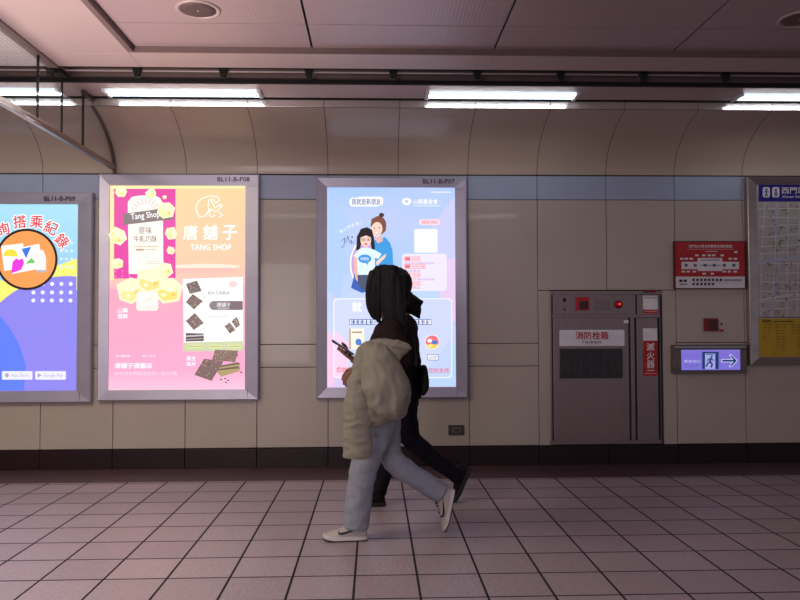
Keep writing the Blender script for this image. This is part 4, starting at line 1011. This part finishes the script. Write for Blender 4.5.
# --- the nearer walker: phone in the right hand, coat over the left arm
WY = 4.20
def q(px, py, dy=0.0): return at(px, py, WY + dy)
t = empty('person', (at(385, 540, WY).x, WY, 0.0), 'person in pale jeans and white sneakers walking left, looking down at a phone', 'person', 'two people walking past the posters')
HC = q(383.5, 286); HF = Vector((-0.91, 0, -0.36))
PC = q(343, 347.5, -0.02); PU = Vector((0.832, 0, -0.555)); PN = Vector((0.555, 0, 0.832)); PYv = Vector((0, 1, 0))
b = bmesh.new()
fr = head(b, HC, HF, 0.208)
limb(b, [q(391, 318), q(387.5, 306), q(385.5, 296)], [.056, .047, .046])
limb(b, [q(387, 402), q(389, 376), q(389, 346), q(390, 330), q(391, 318)], [(.085, .13), (.072, .105), (.088, .125), (.068, .135), (.045, .06)])
LS, LE, LW = q(392, 329, -.155), q(402, 363, -.20), q(358, 370.5, -.15)
RS, RE, RW = q(388, 329, .155), q(384, 365, .20), PC + PU * .085 - PN * .03 + PYv * .055
limb(b, [LS, LE], [.038, .031]); limb(b, [LE, (LE + LW) / 2, LW], [.031, .030, .021])
limb(b, [RS, RE], [.038, .031]); limb(b, [RE, (RE + RW) / 2, RW], [.031, .030, .021])
hand(b, RW, PC - PN * .021 + PYv * .026 + PU * .016, -1 * (-PU), (-0.12, -1, 0), PN, (0, 28, 78),
     [RW + PU * -.012, PC + PYv * .053 + PU * .035 - PN * .006, PC + PYv * .051 + PU * .004 + PN * .012, PC + PYv * .028 - PU * .018 + PN * .0165], 0.95)
LK = q(348.6, 375.6, -.15)
hand(b, LW, LK, (0.62, 0, -0.78), (-0.60, 0.1, -0.80), (0.45, 0.85, -0.2), (10, 22, 20), [LW + Vector((-.012, .0, -.004)), q(351, 371.6, -.13), q(346.5, 373.8, -.115), q(344, 377.5, -.108)], 0.85)
for hx, kn_, an in (((387, 402, -.08), (366, 466, -.07), (357, 526, -.05)), ((388, 402, .08), (393, 459, .09), (441, 494, .10))):
    limb(b, [q(*hx), q(*kn_)], [.058, .042]); limb(b, [q(*kn_), q(*an)], [.042, .030])
sculpt('body', b, M_skin, t, 0.004, 2)
eyes(t, HC, fr)
b = bmesh.new()                       # hair: cap, back fall, and curtains beside the face
Mh = Matrix((fr[0], fr[1], fr[2])).transposed()
ball(b, HC + Vector((.012, 0, .010)), .102, .088, .116, Mh)
for dy in (-.082, -.07, -.05, .05, .07, .082):
    o_ = abs(dy) > .06
    limb(b, [q(372, 272, dy * .8), q(369 if o_ else 370, 288, dy), q(369.5, 303, dy), q(372, 314, dy * .95), q(375, 319.5, dy * .9)], [(.014, .022), (.020, .018), (.020, .016), (.014, .012), (.004, .004)])
    limb(b, [q(380, 268, dy * .8), q(376, 290, dy), q(376, 308, dy), q(379, 322, dy * .95)], [(.03, .02), (.035, .018), (.032, .016), (.010, .01)])
for dy in (-.088, -.045, 0, .045, .088):
    limb(b, [q(390, 268, dy * .8), q(391, 296, dy), q(392, 320, dy * 1.1), q(393, 342, dy * 1.15)], [(.05, .03), (.055, .03), (.045, .024), (.012, .012)])
    limb(b, [q(396, 276, dy * .8), q(399, 300, dy), q(401, 325, dy * 1.1), q(401, 350, dy * 1.15)], [(.03, .03), (.034, .03), (.030, .024), (.008, .01)])
sculpt('hair', b, M_hair, t, 0.0065, 3, (.0045, 60, 60, 7, False))
b = bmesh.new()                       # long-sleeved top
limb(b, [q(387.5, 400), q(389, 376), q(388, 346), q(389.5, 331), q(391, 321)], [(.108, .152), (.096, .132), (.112, .15), (.09, .155), (.056, .085)])
limb(b, [q(391.5, 327, -.10), q(392, 330, -.16), LE], [.055, .056, .047]); limb(b, [LE, (LE + LW) / 2, LW + (LE - LW) * .14], [.047, .042, .032])
limb(b, [q(388.5, 327, .10), q(388, 330, .16), RE], [.055, .056, .047]); limb(b, [RE, (RE + RW) / 2, RW + (RE - RW) * .14], [.047, .042, .032])
sculpt('shirt', b, M_shirt, t, 0.008, 4, (.006, 14, 14, 20, False))
b = bmesh.new()                       # straight pale jeans
limb(b, [q(387, 396), q(387, 408)], [(.112, .158), (.115, .16)])
limb(b, [q(385, 404, -.075), q(375, 436, -.075), q(364.5, 466, -.07), q(359, 497, -.06), q(355.3, 526.5, -.05)], [(.098, .092), (.092, .088), (.079, .078), (.074, .074), (.073, .072)], cap=.12)
limb(b, [q(387, 404, .075), q(387.5, 432, .08), q(390.5, 458, .09)], [(.092, .092), (.078, .088), (.068, .078)])
limb(b, [q(391.5, 457, .09), q(401, 467.5, .092), q(420, 479.5, .097), q(442, 493.8, .10)], [(.068, .076), (.068, .074), (.062, .068), (.064, .066)], cap=.15)
sculpt('jeans', b, M_jean, t, 0.008, 3, (.0065, 15, 13, 17, False))
fsole = at(345, 540, 4.165)
h0 = Vector((at(366.5, 538, 4.16).x, 4.16, 0.0)); t0 = Vector((at(323.5, 538, 4.15).x, 4.15, 0.0))
shoe(t, h0, t0, (0, 0, 1), (M_shoe, M_sole, M_out, M_mark), L=(t0 - h0).length)
h1 = at(455.5, 491, 4.30); t1 = at(447.2, 531.5, 4.29)
shoe(t, h1, t1, (-1, 0, 0.2), (M_shoe, M_sole, M_out, M_mark), L=(t1 - h1).length)

# --- smartphone
ph = empty('smartphone', PC, 'dark smartphone held in the right hand of the nearer walker', 'phone')
b = bmesh.new()
def pbox(bm, cu, cn, lu, ly, ln, mi=0, bev=0.0):
    tt = bmesh.new(); bmesh.ops.create_cube(tt, size=1.0)
    for v in tt.verts: v.co = Vector((v.co.x * lu, v.co.y * ly, v.co.z * ln))
    if bev: bmesh.ops.bevel(tt, geom=tt.edges[:], offset=bev, segments=2, affect='EDGES')
    for v in tt.verts: v.co = PC + PU * (cu + v.co.x) + PYv * v.co.y + PN * (cn + v.co.z)
    merge(bm, tt, mi)
pbox(b, 0, 0, .152, .073, .010, 0, .003); ob = obj('phone_case', b, mat('dark_blue_phone_case', (30, 32, 46), 0.35), ph)
b = bmesh.new(); pbox(b, 0, .0053, .142, .066, .001); obj('screen', b, glow((120, 140, 190), 0.35, 'dim_phone_screen'), ph)
b = bmesh.new(); pbox(b, -.055, -.006, .03, .03, .003, 0, .001); obj('camera_bump', b, M_mark, ph)

# --- coat over the arm
JY = -0.25
ct = empty('coat', q(357, 458, JY), 'beige hooded coat draped over the arm of the nearer walker, one sleeve hanging', 'coat')
b = bmesh.new()
limb(b, [q(369, 350, JY - .01), q(378, 362, JY - .05), q(384.5, 384, JY - .065), q(388, 404, JY - .055), q(386, 415, JY - .03)], [(.050, .05), (.098, .07), (.118, .085), (.100, .075), (.040, .04)])
sculpt('hood', b, M_olive, ct, 0.006, 3, (.013, 9, 6, 5.5, True))
b = bmesh.new()
limb(b, [q(364, 349, JY + .0), q(376, 344.5, JY), q(393, 345.5, JY - .01), q(405, 347, JY - .01), q(410.5, 348, JY)], [(.028, .05), (.028, .05), (.032, .045), (.020, .03), (.004, .01)])
limb(b, [q(383, 352, JY - .02), q(394, 354, JY - .02), q(402, 350, JY - .01), q(410.5, 347.5, JY)], [(.05, .04), (.05, .035), (.026, .025), (.004, .01)])
sculpt('collar_flap', b, M_olive, ct, 0.0055, 2, (.006, 18, 18, 18, True))
b = bmesh.new()
limb(b, [q(365, 352, JY), q(362.5, 372, JY), q(360, 392, JY), q(371, 410, JY + .01), q(385, 417, JY + .02)], [(.045, .05), (.052, .06), (.066, .07), (.072, .065), (.05, .05)])
limb(b, [q(396, 372, JY + .02), q(401, 392, JY + .02), q(396, 414, JY + .02)], [(.04, .05), (.045, .06), (.045, .05)])
sculpt('coat_body', b, M_olive, ct, 0.006, 2, (.013, 8, 6, 9, True))
b = bmesh.new()
limb(b, [q(360, 386, JY - .02), q(357, 410, JY - .03), q(357.5, 434, JY - .03), q(356.8, 455, JY - .03)], [(.058, .045), (.070, .05), (.073, .052), (.072, .052)], cap=.25)
sl = sculpt('sleeve', b, M_olive, ct, 0.006, 3, (.009, 7, 6, 12, True))
b = bmesh.new(); limb(b, [q(356.8, 452.5, JY - .03), q(356.8, 457.2, JY - .03)], [(.076, .056), (.076, .056)], cap=.1); sculpt('cuff', b, M_olive, sl, 0.006, 1)

# --- the farther walker in black
BY = 4.93
def r_(px, py, dy=0.0): return at(px, py, BY + dy)
t = empty('person', (at(404, 505, BY).x, BY, 0.0), 'person in a black hooded jacket and dark jeans, half hidden behind the nearer walker', 'person', 'two people walking past the posters')
BC = r_(393.5, 286.5)
b = bmesh.new(); fr = head(b, BC, (-0.99, 0, -0.10), 0.215)
limb(b, [r_(402, 318), r_(399, 308), r_(396.5, 297)], [.06, .052, .05])
limb(b, [r_(403, 394), r_(403, 372), r_(402, 345), r_(402, 326), r_(402, 316)], [(.07, .11), (.08, .115), (.092, .13), (.075, .145), (.05, .07)])
arms = []
for sg, e_, w_ in ((-1, (407, 358), (398, 384)), (1, (402, 358), (388, 380))):
    s_ = r_(403, 326, .17 * sg); e_ = r_(*e_, .215 * sg); w_ = r_(*w_, .19 * sg); arms.append((s_, e_, w_))
    limb(b, [s_, e_], [.042, .035]); limb(b, [e_, (e_ + w_) / 2, w_], [.035, .033, .024])
    d_ = (w_ - e_).normalized()
    kn_ = w_ + d_ * .078
    sp_ = Vector((d_.z, 0, -d_.x)); sp_ = sp_ if sp_.x > 0 else -sp_
    hand(b, w_, kn_, sp_, d_, (0, -sg, 0), (20, 30, 30), [w_ + d_ * .012, w_ + d_ * .04 - sp_ * .035, w_ + d_ * .07 - sp_ * .045 + Vector((0, -sg * .01, 0)), w_ + d_ * .092 - sp_ * .042 + Vector((0, -sg * .02, 0))])
legs = (((402, 398, .08), (389, 449, .075), (379.5, 494, .0)), ((404, 398, -.08), (410, 440, -.03), (456, 477, .05)))
for L_ in legs: limb(b, [r_(*L_[0]), r_(*L_[1])], [.056, .04]); limb(b, [r_(*L_[1]), r_(*L_[2])], [.04, .030])
sculpt('body', b, M_skin, t, 0.004, 2); eyes(t, BC, fr)
b = bmesh.new(); ball(b, BC + Vector((.030, 0, .020)), .096, .090, .112, Matrix((fr[0], fr[1], fr[2])).transposed())
for dy in (-.07, -.03, .03, .07): limb(b, [r_(403, 276, dy), r_(405, 292, dy), r_(403, 303, dy * .8)], [.035, .03, .02])
sculpt('hair', b, M_hair, t, 0.007, 3, (.005, 50, 50, 10, False))
b = bmesh.new()
limb(b, [r_(404, 397), r_(404, 372), r_(402.5, 345), r_(403, 328), r_(402.5, 317)], [(.118, .165), (.118, .15), (.118, .16), (.10, .17), (.068, .10)], cap=.2)
for s_, e_, w_ in arms:
    limb(b, [s_ + Vector((0, (BY - s_.y) * .35, .01)), s_, e_], [.066, .066, .056]); limb(b, [e_, (e_ + w_) / 2, w_ + (e_ - w_) * .06], [.056, .05, .042], cap=.2)
sculpt('jacket', b, M_bjack, t, 0.008, 4, (.008, 12, 12, 16, False))
b = bmesh.new(); limb(b, [r_(404, 303, -.06), r_(412, 304), r_(404, 303, .06)], [.05, .06, .05], ref=(0, 0, 1)); limb(b, [r_(402, 300), r_(409, 303), r_(415, 303), r_(422, 302)], [(.055, .10), (.078, .11), (.055, .09), (.008, .03)]); limb(b, [r_(409, 304), r_(415, 310), r_(419.5, 318.5)], [(.06, .10), (.045, .09), (.008, .03)])
sculpt('hood', b, M_bjack, t, 0.008, 3, (.008, 14, 14, 14, False))
b = bmesh.new(); limb(b, [r_(403.5, 392), r_(403.5, 404)], [(.10, .15), (.105, .15)])
limb(b, [r_(402, 400, .075), r_(396, 424, .075), r_(388.5, 450, .07), r_(378.4, 494, .0)], [(.085, .09), (.08, .08), (.066, .066), (.052, .052)], cap=.2)
limb(b, [r_(404, 400, -.075), r_(406, 420, -.05), r_(410, 439, -.03)], [(.085, .09), (.082, .08), (.07, .068)]); limb(b, [r_(409.5, 438, -.03), r_(419, 447, -.01), r_(438, 462, .02), r_(459, 477.5, .05)], [(.066, .066), (.064, .064), (.056, .056), (.05, .05)], cap=.2)
sculpt('jeans', b, M_bjean, t, 0.008, 3, (.006, 14, 14, 16, False))
h0 = Vector((at(384.5, 505, 4.92).x, 4.92, 0.0)); t0 = h0 + Vector((-.262, -.02, 0.0))
shoe(t, h0, t0, (0, 0, 1), (M_bshoe, M_out, M_mark, M_mark), L=.262, logo=False)
h1 = at(467, 478.5, 4.98); t1 = at(456.2, 503, 4.985)
sv = (t1 - h1).normalized(); h1 = t1 - sv * .255 if True else h1
shoe(t, h1, t1, (-1, 0, 0.35), (M_bshoe, M_out, M_mark, M_mark), L=.255, logo=False, loop=True)
bg = empty('shoulder_bag', r_(419, 396, -.08), 'black shoulder bag hanging at the lower back of the farther walker', 'bag')
b = bmesh.new(); limb(b, [r_(423.5, 366, -.08), r_(424.2, 374, -.08), r_(424.6, 386, -.08), r_(422, 393, -.08)], [(.018, .08), (.027, .10), (.030, .105), (.022, .09)]); sculpt('bag_body', b, mat('black_bag_fabric', (20, 15, 17), 0.6, 0, 0.1, 30, bump=0.1, spec=0.25), bg, 0.008, 3, (.004, 14, 14, 14, False))
b = bmesh.new(); limb(b, [r_(416, 366, -.195), r_(413.5, 346, -.20), r_(408, 328, -.20), r_(402, 319, -.15)], [(.012, .004)] * 4, ref=(0, 1, 0)); obj('strap', b, mat('grey_black_webbing', (52, 44, 46), 0.5), bg, True)
